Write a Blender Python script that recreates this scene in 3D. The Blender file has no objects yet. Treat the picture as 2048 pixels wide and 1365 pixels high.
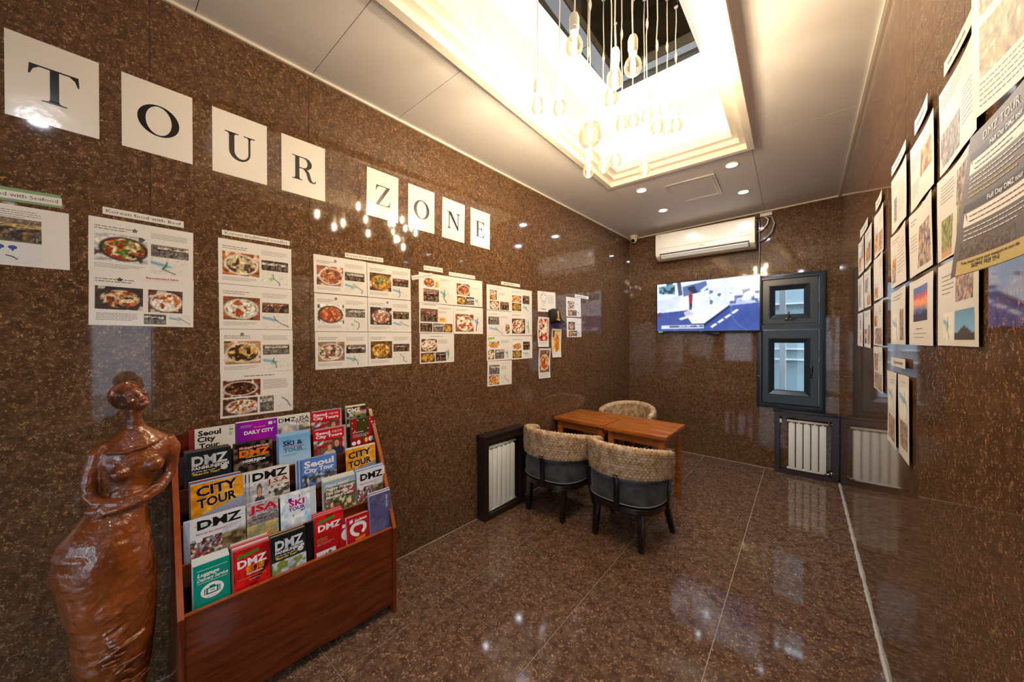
import bpy, bmesh, math, random
import numpy as np
from mathutils import Matrix, Vector
from mathutils.geometry import tessellate_polygon

# ------------------------------------------------------------------ camera, world, exposure
C = bpy.context.scene.collection
SC = bpy.context.scene
PI = math.pi
CAM_H = 1.445
cd = bpy.data.cameras.new('camera'); cam = bpy.data.objects.new('camera', cd); C.objects.link(cam)
cd.sensor_fit = 'HORIZONTAL'; cd.sensor_width = 36.0; cd.lens = 36.0 * 699.27 / 2048; cd.clip_start = 0.02; cd.clip_end = 200
YAW, PITCH, ROLL = 0.6939, -0.0053, -0.0015
_f = Vector((-math.sin(YAW) * math.cos(PITCH), math.cos(YAW) * math.cos(PITCH), math.sin(PITCH)))
_r0 = Vector((math.cos(YAW), math.sin(YAW), 0)); _u0 = _r0.cross(_f)
_r = _r0 * math.cos(ROLL) + _u0 * math.sin(ROLL); _u = _u0 * math.cos(ROLL) - _r0 * math.sin(ROLL)
cam.matrix_world = Matrix(((_r.x, _u.x, -_f.x, 0), (_r.y, _u.y, -_f.y, 0), (_r.z, _u.z, -_f.z, CAM_H), (0, 0, 0, 1)))
SC.camera = cam
w = bpy.data.worlds.new('world'); SC.world = w; w.use_nodes = True
bg = w.node_tree.nodes['Background']; bg.inputs[0].default_value = (0.76, 0.87, 1.0, 1); bg.inputs[1].default_value = 5.2
SC.view_settings.view_transform = 'Standard'; SC.view_settings.look = 'None'
SC.view_settings.gamma = 1.0; SC.view_settings.use_curve_mapping = False
SC.view_settings.exposure = 0.78
SC.cycles.use_denoising = True
SC.cycles.max_bounces = 10; SC.cycles.diffuse_bounces = 5; SC.cycles.glossy_bounces = 6; SC.cycles.transparent_max_bounces = 16
SC.cycles.sample_clamp_indirect = 6.0
BULB_E, STRIP_E, DOWN_E, TV_E = 430.0, 3.6, 330.0, 0.70

# ------------------------------------------------------------------ materials
def lin(c):
    return tuple(((v / 255) / 12.92 if v / 255 <= 0.04045 else ((v / 255 + 0.055) / 1.055) ** 2.4) for v in c)
def linA(a):
    a = np.clip(np.asarray(a, float) / 255, 0, 1)
    return np.where(a <= 0.04045, a / 12.92, ((a + 0.055) / 1.055) ** 2.4)
MATS = {}
def mat(name, rgb=(128, 128, 128), rough=0.5, metal=0.0, spec=0.5, coat=0.0, bump=None, vary=None, emit=None):
    if name in MATS: return MATS[name]
    m = bpy.data.materials.new(name); m.use_nodes = True; nt = m.node_tree; b = nt.nodes['Principled BSDF']
    b.inputs['Base Color'].default_value = (*lin(rgb), 1); b.inputs['Roughness'].default_value = rough
    b.inputs['Metallic'].default_value = metal; b.inputs['Specular IOR Level'].default_value = spec
    b.inputs['Coat Weight'].default_value = coat; b.inputs['Coat Roughness'].default_value = 0.06
    if vary:
        rgb2, scale, stretch = vary
        tc = nt.nodes.new('ShaderNodeTexCoord'); mp = nt.nodes.new('ShaderNodeMapping'); mp.inputs['Scale'].default_value = stretch
        nz = nt.nodes.new('ShaderNodeTexNoise'); nz.inputs['Scale'].default_value = scale; nz.inputs['Detail'].default_value = 5
        cr = nt.nodes.new('ShaderNodeValToRGB'); cr.color_ramp.elements[0].position = 0.3; cr.color_ramp.elements[1].position = 0.7
        cr.color_ramp.elements[0].color = (*lin(rgb), 1); cr.color_ramp.elements[1].color = (*lin(rgb2), 1)
        nt.links.new(tc.outputs['Object'], mp.inputs[0]); nt.links.new(mp.outputs[0], nz.inputs['Vector'])
        nt.links.new(nz.outputs[0], cr.inputs[0]); nt.links.new(cr.outputs[0], b.inputs['Base Color'])
    if bump:
        scale, strength = bump
        tc = nt.nodes.new('ShaderNodeTexCoord'); nz = nt.nodes.new('ShaderNodeTexNoise'); nz.inputs['Scale'].default_value = scale; nz.inputs['Detail'].default_value = 4
        bp = nt.nodes.new('ShaderNodeBump'); bp.inputs['Strength'].default_value = strength; bp.inputs['Distance'].default_value = 0.01
        nt.links.new(tc.outputs['Object'], nz.inputs['Vector']); nt.links.new(nz.outputs[0], bp.inputs['Height']); nt.links.new(bp.outputs[0], b.inputs['Normal'])
    if emit:
        b.inputs['Emission Color'].default_value = (*emit[0], 1); b.inputs['Emission Strength'].default_value = emit[1]
    MATS[name] = m; return m

def stone(name, dark, mid, fleck, fleck_amt, rough, scale=1.0, spec=0.5):
    """polished brown stone with short squiggly golden flecks"""
    m = bpy.data.materials.new(name); m.use_nodes = True; nt = m.node_tree; N = nt.nodes; Lk = nt.links.new; b = N['Principled BSDF']
    geo = N.new('ShaderNodeNewGeometry'); oi = N.new('ShaderNodeObjectInfo')
    sh = N.new('ShaderNodeVectorMath'); sh.operation = 'SCALE'; sh.inputs[3].default_value = 37.0
    cx = N.new('ShaderNodeCombineXYZ'); Lk(oi.outputs['Random'], cx.inputs[0]); Lk(oi.outputs['Random'], cx.inputs[1]); Lk(oi.outputs['Random'], cx.inputs[2])
    Lk(cx.outputs[0], sh.inputs[0])
    ad = N.new('ShaderNodeVectorMath'); ad.operation = 'ADD'; Lk(geo.outputs['Position'], ad.inputs[0]); Lk(sh.outputs[0], ad.inputs[1])
    def noise(sc, det=2.0, dist=0.0, rough_=0.5):
        n = N.new('ShaderNodeTexNoise'); n.inputs['Scale'].default_value = sc * scale; n.inputs['Detail'].default_value = det
        n.inputs['Distortion'].default_value = dist; n.inputs['Roughness'].default_value = rough_; Lk(ad.outputs[0], n.inputs['Vector']); return n.outputs[0]
    def mathn(op, a, bb=None, clamp=False):
        n = N.new('ShaderNodeMath'); n.operation = op; n.use_clamp = clamp
        for i, v in enumerate((a, bb)):
            if v is None: continue
            if isinstance(v, (int, float)): n.inputs[i].default_value = v
            else: Lk(v, n.inputs[i])
        return n.outputs[0]
    def step(v, lo, hi):
        n = N.new('ShaderNodeMapRange'); n.interpolation_type = 'SMOOTHSTEP'; Lk(v, n.inputs[0]); n.inputs[1].default_value = lo; n.inputs[2].default_value = hi; return n.outputs[0]
    ridge1 = mathn('ABSOLUTE', mathn('SUBTRACT', noise(58, 1.0, 0.9), 0.5))
    s1 = mathn('MULTIPLY', mathn('SUBTRACT', 1.0, step(ridge1, 0.008, 0.030)), step(noise(85, 1.5), 0.525, 0.59))
    ridge2 = mathn('ABSOLUTE', mathn('SUBTRACT', noise(95, 1.0, 0.8), 0.47))
    s2 = mathn('MULTIPLY', mathn('SUBTRACT', 1.0, step(ridge2, 0.01, 0.045)), step(noise(70, 1.5, 0.3), 0.53, 0.61))
    fl = mathn('MULTIPLY', mathn('MAXIMUM', s1, s2), fleck_amt, True)
    fl = mathn('MULTIPLY', fl, mathn('ADD', 0.35, mathn('MULTIPLY', noise(9, 3), 1.3)), True)
    base = N.new('ShaderNodeMix'); base.data_type = 'RGBA'; Lk(step(noise(30, 6, 0.4, 0.7), 0.35, 0.68), base.inputs[0])
    base.inputs[6].default_value = (*lin(dark), 1); base.inputs[7].default_value = (*lin(mid), 1)
    mx = N.new('ShaderNodeMix'); mx.data_type = 'RGBA'; Lk(fl, mx.inputs[0]); Lk(base.outputs[2], mx.inputs[6]); mx.inputs[7].default_value = (*lin(fleck), 1)
    Lk(mx.outputs[2], b.inputs['Base Color']); b.inputs['Roughness'].default_value = rough; b.inputs['Specular IOR Level'].default_value = spec
    MATS[name] = m; return m

def printed(name, rough, emit=0.0):
    m = bpy.data.materials.new(name); m.use_nodes = True; nt = m.node_tree; b = nt.nodes['Principled BSDF']
    a = nt.nodes.new('ShaderNodeVertexColor'); a.layer_name = 'Col'
    b.inputs['Roughness'].default_value = rough
    if emit:
        b.inputs['Base Color'].default_value = (0.01, 0.01, 0.01, 1)
        nt.links.new(a.outputs[0], b.inputs['Emission Color']); b.inputs['Emission Strength'].default_value = emit
    else: nt.links.new(a.outputs[0], b.inputs['Base Color'])
    MATS[name] = m; return m

def glassy(name, tint, ior=1.45):
    """thin glass: fresnel mix of clear and mirror"""
    m = bpy.data.materials.new(name); m.use_nodes = True; nt = m.node_tree; N = nt.nodes; N.clear()
    o = N.new('ShaderNodeOutputMaterial'); mx = N.new('ShaderNodeMixShader'); fr = N.new('ShaderNodeFresnel'); fr.inputs[0].default_value = ior
    t = N.new('ShaderNodeBsdfTransparent'); t.inputs[0].default_value = (*tint, 1); g = N.new('ShaderNodeBsdfGlossy'); g.inputs['Roughness'].default_value = 0.01
    nt.links.new(fr.outputs[0], mx.inputs[0]); nt.links.new(t.outputs[0], mx.inputs[1]); nt.links.new(g.outputs[0], mx.inputs[2]); nt.links.new(mx.outputs[0], o.inputs[0])
    MATS[name] = m; return m

M_WALL = stone('polished_brown_wall_stone', (73, 52, 37), (104, 75, 53), (186, 145, 102), 0.70, 0.045, 0.95)
M_FLOOR = stone('polished_brown_floor_stone', (78, 57, 46), (114, 88, 72), (192, 152, 116), 0.85, 0.06, 0.72, 0.32)
M_GROUT_W = mat('wall_grout', (104, 90, 78), 0.8)
M_GROUT_F = mat('floor_grout', (186, 176, 166), 0.7)
M_CEIL = mat('ceiling_paint', (226, 222, 222), 0.55, bump=(220, 0.03))
M_CREAM = mat('cream_trim', (230, 222, 210), 0.4)
M_COVE = mat('cove_white', (214, 210, 204), 0.5)
M_PRINT = printed('printed_paper', 0.22)
M_COVER = printed('glossy_cover', 0.18)
M_SCREEN = printed('television_picture', 0.1, TV_E)
M_PAPER = mat('laminated_paper', (232, 226, 220), 0.16, bump=(14, 0.10))
M_PAGE = mat('page_edges', (226, 220, 212), 0.6)
M_WHITE = mat('white_plastic', (232, 226, 214), 0.3)
M_DKPLASTIC = mat('black_plastic', (16, 16, 18), 0.25)
M_CHERRY = mat('cherry_wood', (76, 27, 8), 0.22, coat=0.3, vary=((110, 44, 14), 5.0, (9, 1.0, 9)))
M_CHERRY_H = mat('cherry_wood_lengthwise', (76, 27, 8), 0.22, coat=0.3, vary=((110, 44, 14), 5.0, (1.2, 10, 10)))
M_CHERRY_L = mat('cherry_wood_edge', (150, 70, 28), 0.25, coat=0.4, vary=((172, 88, 38), 5.0, (9, 9, 2)))
M_TABLE = mat('acacia_wood', (136, 68, 20), 0.28, coat=0.2, vary=((198, 114, 42), 4.0, (1.5, 14, 14)))
M_ESPRESSO = mat('espresso_wood', (20, 13, 12), 0.25, coat=0.35)
M_COVERWOOD = mat('radiator_cover_wood', (38, 24, 21), 0.35, coat=0.2)
M_RAD = mat('radiator_enamel', (242, 242, 236), 0.3)
M_STEEL = mat('valve_steel', (170, 165, 160), 0.25, 1.0)
M_COPPER = mat('copper_pipe', (150, 100, 80), 0.3, 1.0)
M_VELVET = mat('grey_velvet', (28, 24, 23), 0.75, vary=((78, 76, 79), 13.0, (1, 1, 1)))
M_VELVET.node_tree.nodes['Principled BSDF'].inputs['Sheen Weight'].default_value = 0.15
M_FRAME = mat('charcoal_window_frame', (38, 47, 56), 0.3)
M_RUBBER = mat('gasket_black', (10, 10, 11), 0.5)
M_GLASS = glassy('clear_window_glass', (0.93, 0.96, 0.96))
M_AMBER = glassy('amber_bulb_glass', (1.0, 0.88, 0.66))
_nt = M_AMBER.node_tree; _em = _nt.nodes.new('ShaderNodeEmission'); _em.inputs[0].default_value = (1.0, 0.84, 0.56, 1); _em.inputs[1].default_value = 0.12
_ad = _nt.nodes.new('ShaderNodeAddShader'); _nt.links.new(_nt.nodes['Mix Shader'].outputs[0], _ad.inputs[0]); _nt.links.new(_em.outputs[0], _ad.inputs[1]); _nt.links.new(_ad.outputs[0], _nt.nodes['Material Output'].inputs[0])
M_BRONZE = mat('varnished_brown_carving', (78, 36, 12), 0.22, coat=0.6, bump=(45, 0.7), vary=((152, 78, 28), 7.0, (1, 1, 0.6)))
M_MIRROR = mat('smoked_mirror', (12, 10, 8), 0.02, spec=0.35, vary=((30, 26, 16), 5.0, (1, 1, 1)))
M_GREYCABLE = mat('grey_cable', (150, 146, 142), 0.4)
M_CAULK = mat('white_caulk', (200, 196, 190), 0.6, bump=(90, 0.6))

# ------------------------------------------------------------------ geometry builder
class G:
    def __init__(s): s.v = []; s.f = []; s.c = []
    def add(s, vs, fs, col=None):
        n = len(s.v); s.v.extend([tuple(p) for p in vs]); s.f.extend([tuple(i + n for i in f) for f in fs]); s.c.extend([col] * len(fs)); return s
    def box(s, x0, y0, z0, x1, y1, z1, col=None, M=None):
        vs = [(x0, y0, z0), (x1, y0, z0), (x1, y1, z0), (x0, y1, z0), (x0, y0, z1), (x1, y0, z1), (x1, y1, z1), (x0, y1, z1)]
        if M is not None: vs = [M @ Vector(p) for p in vs]
        return s.add(vs, [(3, 2, 1, 0), (4, 5, 6, 7), (0, 1, 5, 4), (1, 2, 6, 5), (2, 3, 7, 6), (3, 0, 4, 7)], col)
    def quad(s, x0, y0, x1, y1, z, col=None): return s.add([(x0, y0, z), (x1, y0, z), (x1, y1, z), (x0, y1, z)], [(0, 1, 2, 3)], col)
    def poly(s, pts, z, col=None):
        tr = tessellate_polygon([[Vector((p[0], p[1], 0)) for p in pts]])
        out = []
        for t in tr:
            a, b, c = (pts[i] for i in t)
            out.append(t if (b[0] - a[0]) * (c[1] - a[1]) - (b[1] - a[1]) * (c[0] - a[0]) > 0 else t[::-1])
        return s.add([(p[0], p[1], z) for p in pts], out, col)
    def prism(s, pts, M, d0, d1, col=None):
        """2D outline extruded from d0 to d1 along local z of M"""
        n = len(pts); a = sum(pts[i][0] * pts[(i + 1) % n][1] - pts[(i + 1) % n][0] * pts[i][1] for i in range(n))
        if a < 0: pts = pts[::-1]
        vs = [M @ Vector((p[0], p[1], d0)) for p in pts] + [M @ Vector((p[0], p[1], d1)) for p in pts]
        tr = tessellate_polygon([[Vector((p[0], p[1], 0)) for p in pts]]); fs = []
        for t in tr:
            A, B, D = (pts[i] for i in t)
            if (B[0] - A[0]) * (D[1] - A[1]) - (B[1] - A[1]) * (D[0] - A[0]) < 0: t = t[::-1]
            fs.append(tuple(i + n for i in t)); fs.append(t[::-1])
        for i in range(n): j = (i + 1) % n; fs.append((i, j, j + n, i + n))
        return s.add(vs, fs, col)
    def loops(s, ls, closed_ring=True, cap0=False, cap1=False, col=None):
        n = len(ls[0]); vs = [p for l in ls for p in l]; fs = []
        for k in range(len(ls) - 1):
            for i in range(n if closed_ring else n - 1):
                j = (i + 1) % n; fs.append((k * n + i, k * n + j, (k + 1) * n + j, (k + 1) * n + i))
        if cap0: fs.append(tuple(range(n))[::-1])
        if cap1: fs.append(tuple((len(ls) - 1) * n + i for i in range(n)))
        return s.add(vs, fs, col)
    def mitre(s, rects, flip=False, cap=False):
        """rectangular loops (x0,y0,x1,y1,z) joined one to the next: frames, mouldings, coffers"""
        ls = [[(x0, y0, z), (x1, y0, z), (x1, y1, z), (x0, y1, z)] for x0, y0, x1, y1, z in rects]
        if flip: ls = [l[::-1] for l in ls]
        return s.loops(ls, cap1=cap)
    def lathe(s, prof, n=20, c=(0, 0, 0)):
        ls = [[(c[0] + r * math.cos(2 * PI * i / n), c[1] + r * math.sin(2 * PI * i / n), c[2] + z) for i in range(n)] for r, z in prof]
        return s.loops(ls)
    def tube(s, path, r, n=8, caps=True):
        P = [Vector(p) for p in path]; R = r if isinstance(r, (list, tuple)) else [r] * len(P); ls = []; up = None
        for i, p in enumerate(P):
            t = (P[min(i + 1, len(P) - 1)] - P[max(i - 1, 0)]).normalized()
            if up is None: up = Vector((0, 0, 1)) if abs(t.z) < 0.9 else Vector((1, 0, 0))
            a = t.cross(up).normalized(); up = a.cross(t).normalized()
            ls.append([p + (a * math.cos(2 * PI * k / n) + up * math.sin(2 * PI * k / n)) * R[i] for k in range(n)])
        return s.loops(ls, cap0=caps, cap1=caps)
    def build(s, name, m, parent=None, M=None, smooth=False, bevel=0.0, seg=2, auto=None):
        me = bpy.data.meshes.new(name); me.from_pydata(s.v, [], s.f)
        if any(c is not None for c in s.c):
            a = me.color_attributes.new('Col', 'FLOAT_COLOR', 'CORNER'); cols = []
            for f, c in zip(s.f, s.c): cols.extend([*(c or (1, 1, 1)), 1.0] * len(f))
            a.data.foreach_set('color', cols)
        me.materials.append(m)
        if bevel or smooth or auto:
            b = bmesh.new(); b.from_mesh(me)
            if bevel:
                bmesh.ops.remove_doubles(b, verts=b.verts, dist=1e-5)
                ed = [e for e in b.edges if len(e.link_faces) == 2 and e.calc_face_angle(0) > 0.5]
                bmesh.ops.bevel(b, geom=ed, offset=bevel, segments=seg, affect='EDGES', profile=0.6)
            bmesh.ops.recalc_face_normals(b, faces=b.faces) if bevel else None
            for f in b.faces: f.smooth = True
            if auto:
                for e in b.edges: e.smooth = not (len(e.link_faces) == 2 and e.calc_face_angle(0) > auto)
            elif bevel:
                for e in b.edges: e.smooth = not (len(e.link_faces) == 2 and e.calc_face_angle(0) > 0.9)
            b.to_mesh(me); b.free()
        return link(name, me, parent, M)
def link(name, me, parent=None, M=None):
    o = bpy.data.objects.new(name, me); C.objects.link(o)
    if parent: o.parent = parent
    if M is not None: o.matrix_local = M
    if name in ('small_print', 'lettering', 'handwriting'): o['kind'] = 'stuff'      # letters too small to pick apart one by one
    return o
def tag(o, label, cat, group=None):
    o['label'] = label; o['category'] = cat
    if group: o['group'] = group
    return o
def thing(name, label, cat, M=None, group=None):
    o = bpy.data.objects.new(name, None); o.empty_display_size = 0.05; C.objects.link(o)
    if M is not None: o.matrix_world = M
    return tag(o, label, cat, group)
def struct(o): o['kind'] = 'structure'; return o
def T(x, y, z): return Matrix.Translation((x, y, z))
def RZ(a): return Matrix.Rotation(a, 4, 'Z')
def frame(origin, X, Y, Z):
    return Matrix(((X[0], Y[0], Z[0], origin[0]), (X[1], Y[1], Z[1], origin[1]), (X[2], Y[2], Z[2], origin[2]), (0, 0, 0, 1)))
def copy_tree(o, M, label=None, group=None):
    c = o.copy(); C.objects.link(c); c.matrix_world = M
    if label: c['label'] = label
    if group: c['group'] = group
    for ch in o.children:
        d = ch.copy(); C.objects.link(d); d.parent = c
        for g2 in ch.children:
            e = g2.copy(); C.objects.link(e); e.parent = d
    return c

# wall frames: local x runs to the viewer's right along the wall, y is up, z comes out into the room
_k = math.hypot(1, 0.0455)
LX0 = -2.098
LW = frame((LX0, 0, 0), (0.0455 / _k, 1 / _k, 0), (0, 0, 1), (1 / _k, -0.0455 / _k, 0))
RXW = 0.283
RW = frame((RXW, 0, 0), (0, -1, 0), (0, 0, 1), (-1, 0, 0))
BYW = 4.817
_kb = math.hypot(1, 0.0159)
BW = frame((0, BYW, 0), (1 / _kb, -0.0159 / _kb, 0), (0, 0, 1), (-0.0159 / _kb, -1 / _kb, 0))
def cz(x, y): return 2.937 + 0.0187 * x - 0.0118 * y
FRONT_Y, EAST_X, STEP_Y = -2.6, 1.7, 0.70
random.seed(4)
# ------------------------------------------------------------------ room shell
def cut(rects, hole):
    out = []
    hx0, hy0, hx1, hy1 = hole
    for x0, y0, x1, y1 in rects:
        if hx1 <= x0 or hx0 >= x1 or hy1 <= y0 or hy0 >= y1: out.append((x0, y0, x1, y1)); continue
        if y0 < hy0: out.append((x0, y0, x1, hy0))
        if y1 > hy1: out.append((x0, hy1, x1, y1))
        a, b = max(y0, hy0), min(y1, hy1)
        if x0 < hx0: out.append((x0, a, hx0, b))
        if x1 > hx1: out.append((hx1, a, x1, b))
    return out
_tile_mesh = {}
def tiles(parent, cols, rows, m, gap, hole=None, thick=0.010):
    for x0, x1 in zip(cols[:-1], cols[1:]):
        for y0, y1 in zip(rows[:-1], rows[1:]):
            rs = [(x0 + gap / 2, y0 + gap / 2, x1 - gap / 2, y1 - gap / 2)]
            if hole: rs = cut(rs, hole)
            for a, b, c, d in rs:
                key = (round(c - a, 3), round(d - b, 3), m.name)
                if key not in _tile_mesh:
                    o = G().box(0, 0, -thick, c - a, d - b, 0).build('tile', m, parent, T(a, b, 0)); _tile_mesh[key] = o.data
                else: link('tile', _tile_mesh[key], parent, T(a, b, 0))
def wall(name, M, x0, x1, h0, h1, hole=None, back=0.011, m=None):
    g = G()
    for a, b, c, d in (cut([(x0, h0, x1, h1)], hole) if hole else [(x0, h0, x1, h1)]): g.box(a, b, -0.14, c, d, -back + 0.0085)
    o = g.build(name, m or M_GROUT_W, None, M); return struct(o)
ROWS = [-0.02, 1.105, 2.305, 2.98]
WL = wall('wall_left', LW, -2.7, 4.86, -0.02, 2.98)
tiles(WL, [-2.70, -2.24] + [-1.64 + 0.6 * i for i in range(11)] + [4.86], ROWS, M_WALL, 0.0017)
WB = wall('wall_back', BW, -1.93, 0.30, -0.02, 2.98, (-0.385, 0.70, 0.165, 2.13))
tiles(WB, [-1.93, -1.615, -1.015, -0.415, 0.185, 0.30], ROWS, M_WALL, 0.0017, (-0.385, 0.70, 0.165, 2.13))
WR = wall('wall_right', RW, -4.84, -STEP_Y, -0.02, 2.98)
tiles(WR, [-4.84] + [-4.282 + 0.6 * i for i in range(6)] + [-STEP_Y], ROWS, M_WALL, 0.0017)
# the room goes on behind the camera: return wall, glazed shop front
WS = wall('wall_return', frame((0, STEP_Y, 0), (1, 0, 0), (0, 0, 1), (0, -1, 0)), RXW, EAST_X, -0.02, 2.98)
tiles(WS, [RXW, 0.88, 1.48, EAST_X], ROWS, M_WALL, 0.0017)
def shopfront(name, M, x0, x1, openings):
    g = G(); rs = [(x0, -0.02, x1, 2.98)]
    for o in openings: rs = cut(rs, o)
    for a, b, c, d in rs: g.box(a, b, -0.14, c, d, 0)
    wl = struct(g.build(name, M_WALL, None, M))
    for i, (a, b, c, d) in enumerate(openings):
        fr = G(); fr.mitre([(a, b, c, d, -0.10), (a, b, c, d, 0.01), (a + .05, b + .05, c - .05, d - .05, 0.01), (a + .05, b + .05, c - .05, d - .05, -0.10)])
        fo = fr.build('window_frame', M_FRAME, wl)
        G().quad(a + .05, b + .05, c - .05, d - .05, -0.05).build('window_pane', M_GLASS, wl)
shopfront('wall_front', frame((0, FRONT_Y, 0), (-1, 0, 0), (0, 0, 1), (0, 1, 0)), -EAST_X, 2.24, [(-1.55, 0.02, -0.6, 2.05), (-0.52, 0.02, 0.40, 2.05), (0.53, 0.02, 1.25, 1.66), (1.32, 0.75, 2.12, 1.66)])
shopfront('wall_east', frame((EAST_X, 0, 0), (0, -1, 0), (0, 0, 1), (-1, 0, 0)), -STEP_Y, -FRONT_Y, [(-0.16, 0.5, 0.40, 1.68)])

# floor: 0.6 m tiles over light grout
fl = struct(G().box(-2.25, FRONT_Y - 0.1, -0.06, EAST_X + 0.1, 4.95, -0.0022).build('floor', M_GROUT_F))
fx = [-2.131, -1.531, -0.935, -0.325, 0.277]; fy = [1.275 + 0.6 * i for i in range(-7, 6)] + [4.875]
tiles(fl, fx, fy, M_FLOOR, 0.0034)
tiles(fl, [0.277, 0.88, 1.48, 1.78], [y for y in fy if y < 1.3], M_FLOOR, 0.0034)
# street outside, so that the glass has something to show
struct(G().box(-14, -16, -0.25, 16, 9, -0.12).build('ground_street', mat('asphalt', (96, 98, 102), 0.8)))
far = G()
for x0, x1, h in ((-14, -6, 4.5), (-5.6, 1, 5.5), (1.4, 9, 4)): far.box(x0, -15, -0.2, x1, -14, h)
far.box(11, -10, -0.2, 12, 6, 6)
struct(far.build('exterior_buildings', mat('street_facade', (196, 196, 200), 0.8)))
ow = G().box(-3, 5.95, -0.2, 3, 6.05, 2.7)
struct(ow.build('exterior_wall', mat('pale_exterior_wall', (128, 148, 156), 0.8)))
wb = G()
for z in (1.16, 1.30, 1.9): wb.box(-3, 5.90, z, 3, 5.95, z + 0.02)
wb.box(-0.22, 5.35, -0.2, -0.16, 5.45, 2.6)
struct(wb.build('exterior_rail', mat('exterior_white_paint', (190, 198, 202), 0.5)))

# ceiling panels around the coffer
COF = (-1.42, 0.30, -0.28, 3.16)
ce = struct(G().box(-2.2, FRONT_Y - .1, 2.97, COF[0] - 0.05, 4.95, 3.02).box(COF[2] + .05, FRONT_Y - .1, 2.97, EAST_X + .1, 4.95, 3.02).box(COF[0] - .05, COF[3] + .05, 2.97, COF[2] + .05, 4.95, 3.02).box(COF[0] - .05, FRONT_Y - .1, 2.97, COF[2] + .05, COF[1] - .05, 3.02).build('ceiling', M_CEIL))
SK = 0.019          # the coffer sits very slightly askew
def eL(y): return COF[0] + SK * (COF[3] - y) + .02
def eR(y): return COF[2] + SK * (COF[3] - y) - .02
def cpanel(x0, y0, x1, y1, g=0.0016):
    f = lambda e, y: e(y) if callable(e) else e
    b = G(); q = [(f(x0, y0) + g, y0 + g), (f(x1, y0) - g, y0 + g), (f(x1, y1) - g, y1 - g), (f(x0, y1) + g, y1 - g)]
    b.loops([[(x, y, 2.972) for x, y in q][::-1], [(x, y, cz(x, y)) for x, y in q][::-1]], cap1=True)
    b.build('panel', M_CEIL, ce)
for y0, y1 in ((FRONT_Y, -1.1), (-1.1, 0.3), (0.3, 0.774), (0.774, 1.282), (1.282, 3.07), (3.07, 4.86)):
    if y0 < 0.3: cpanel(-2.2, y0, -1.4, y1); cpanel(-1.4, y0, -.25, y1); cpanel(-.25, y0, EAST_X, y1)
    else: cpanel(-2.12, y0, eL, y1)
cpanel(eR, 0.30, 0.29, 3.07); cpanel(eL, COF[3] - .02, eR, 4.86); cpanel(eR, 3.07, 0.29, 4.86); cpanel(0.29, 0.30, EAST_X, 0.72)
# stepped coffer with a hidden light channel and a bright box above
def ins(d, z): return (COF[0] + d, COF[1] + d, COF[2] - d, COF[3] - d, z)
g = G().mitre([ins(0, 2.955), ins(0, 2.862), ins(.043, 2.862), ins(.043, 2.904), ins(.087, 2.904), ins(.087, 2.942), ins(.130, 2.942), ins(.130, 3.007), ins(.118, 3.007), ins(.118, 2.968), ins(-.03, 2.968)])
CM = T(-.85, COF[3], 0) @ RZ(SK) @ T(.85, -COF[3], 0)
struct(g.build('trim_5', M_CREAM, None, CM))
g = G().mitre([ins(-.03, 2.968), ins(-.03, 3.46)]); g.add([(COF[0] - .03, COF[1] - .03, 3.46), (COF[2] + .03, COF[1] - .03, 3.46), (COF[2] + .03, COF[3] + .03, 3.46), (COF[0] - .03, COF[3] + .03, 3.46)], [(3, 2, 1, 0)])
struct(g.build('ceiling_coffer', M_COVE, None, CM))
strip = G()
a, b, c, d, z = ins(.0, 2.970)
for q in ((a, b, c, b + .10), (a, d - .10, c, d), (a, b + .102, a + .10, d - .102), (c - .10, b + .102, c, d - .102)): strip.box(q[0], q[1], z, q[2], q[3], z + .006)
tag(strip.build('light_strip', mat('led_strip', (255, 255, 255), emit=((0.82, 0.90, 1.0), STRIP_E)), None, CM), 'hidden white light strip in the channel of the ceiling coffer', 'light strip')
# smoked mirror tiles on the coffer top
mp = thing('mirror_panel', 'dark smoked mirror tiles on the top of the ceiling coffer', 'mirror', T(-0.907, 0, 3.40) @ RZ(-0.02))
for y0 in (0.47, 1.02, 1.57, 2.12): G().box(-.308, y0 + .002, 0, .308, y0 + .548, .006).build('tile', M_MIRROR, mp)
G().box(-.309, .465, .0055, .309, 2.674, .062).build('backing', M_COVE, mp)
# perimeter trims
def crown(name, p0, p1, off):
    (x0, y0), (x1, y1) = p0, p1; ox, oy = off
    z0, z1 = cz(x0, y0), cz(x1, y1); s = .013
    l0 = [(x0, y0, z0 + .02), (x0, y0, z0 - s), (x0 + ox * s, y0 + oy * s, z0 - s), (x0 + ox * s, y0 + oy * s, z0 + .02)]
    l1 = [(x1, y1, z1 + .02), (x1, y1, z1 - s), (x1 + ox * s, y1 + oy * s, z1 - s), (x1 + ox * s, y1 + oy * s, z1 + .02)]
    struct(G().loops([l0, l1], cap0=True, cap1=True).build(name, M_CREAM))
crown('trim_1', (LX0 + .0455 * FRONT_Y, FRONT_Y), (LX0 + .0455 * 4.84, 4.84), (1, 0))
crown('trim_2', (-1.88, BYW + .03), (RXW, BYW - .004), (0, -1))
crown('trim_3', (RXW, STEP_Y), (RXW, 4.81), (-1, 0))
# lumpy white caulk along the foot of the right wall, thin light joint along the left one
g = G(); pts = []
random.seed(2)
y = 0.75
P, R = [], []
while y < 4.79:
    P.append((RXW - .002, y, .001)); R.append(random.uniform(.006, .012)); y += random.uniform(.02, .05)
g.tube(P, R, 6)
struct(g.build('trim_4', M_CAULK, smooth=True))
struct(G().box(-2.6, .0002, 0, 4.84, .003, .003).build('baseboard_left', M_GROUT_F, None, LW))
struct(G().box(-1.9, .0002, 0, -.24, .004, .004).build('baseboard_back', M_GROUT_F, None, BW))
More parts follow.
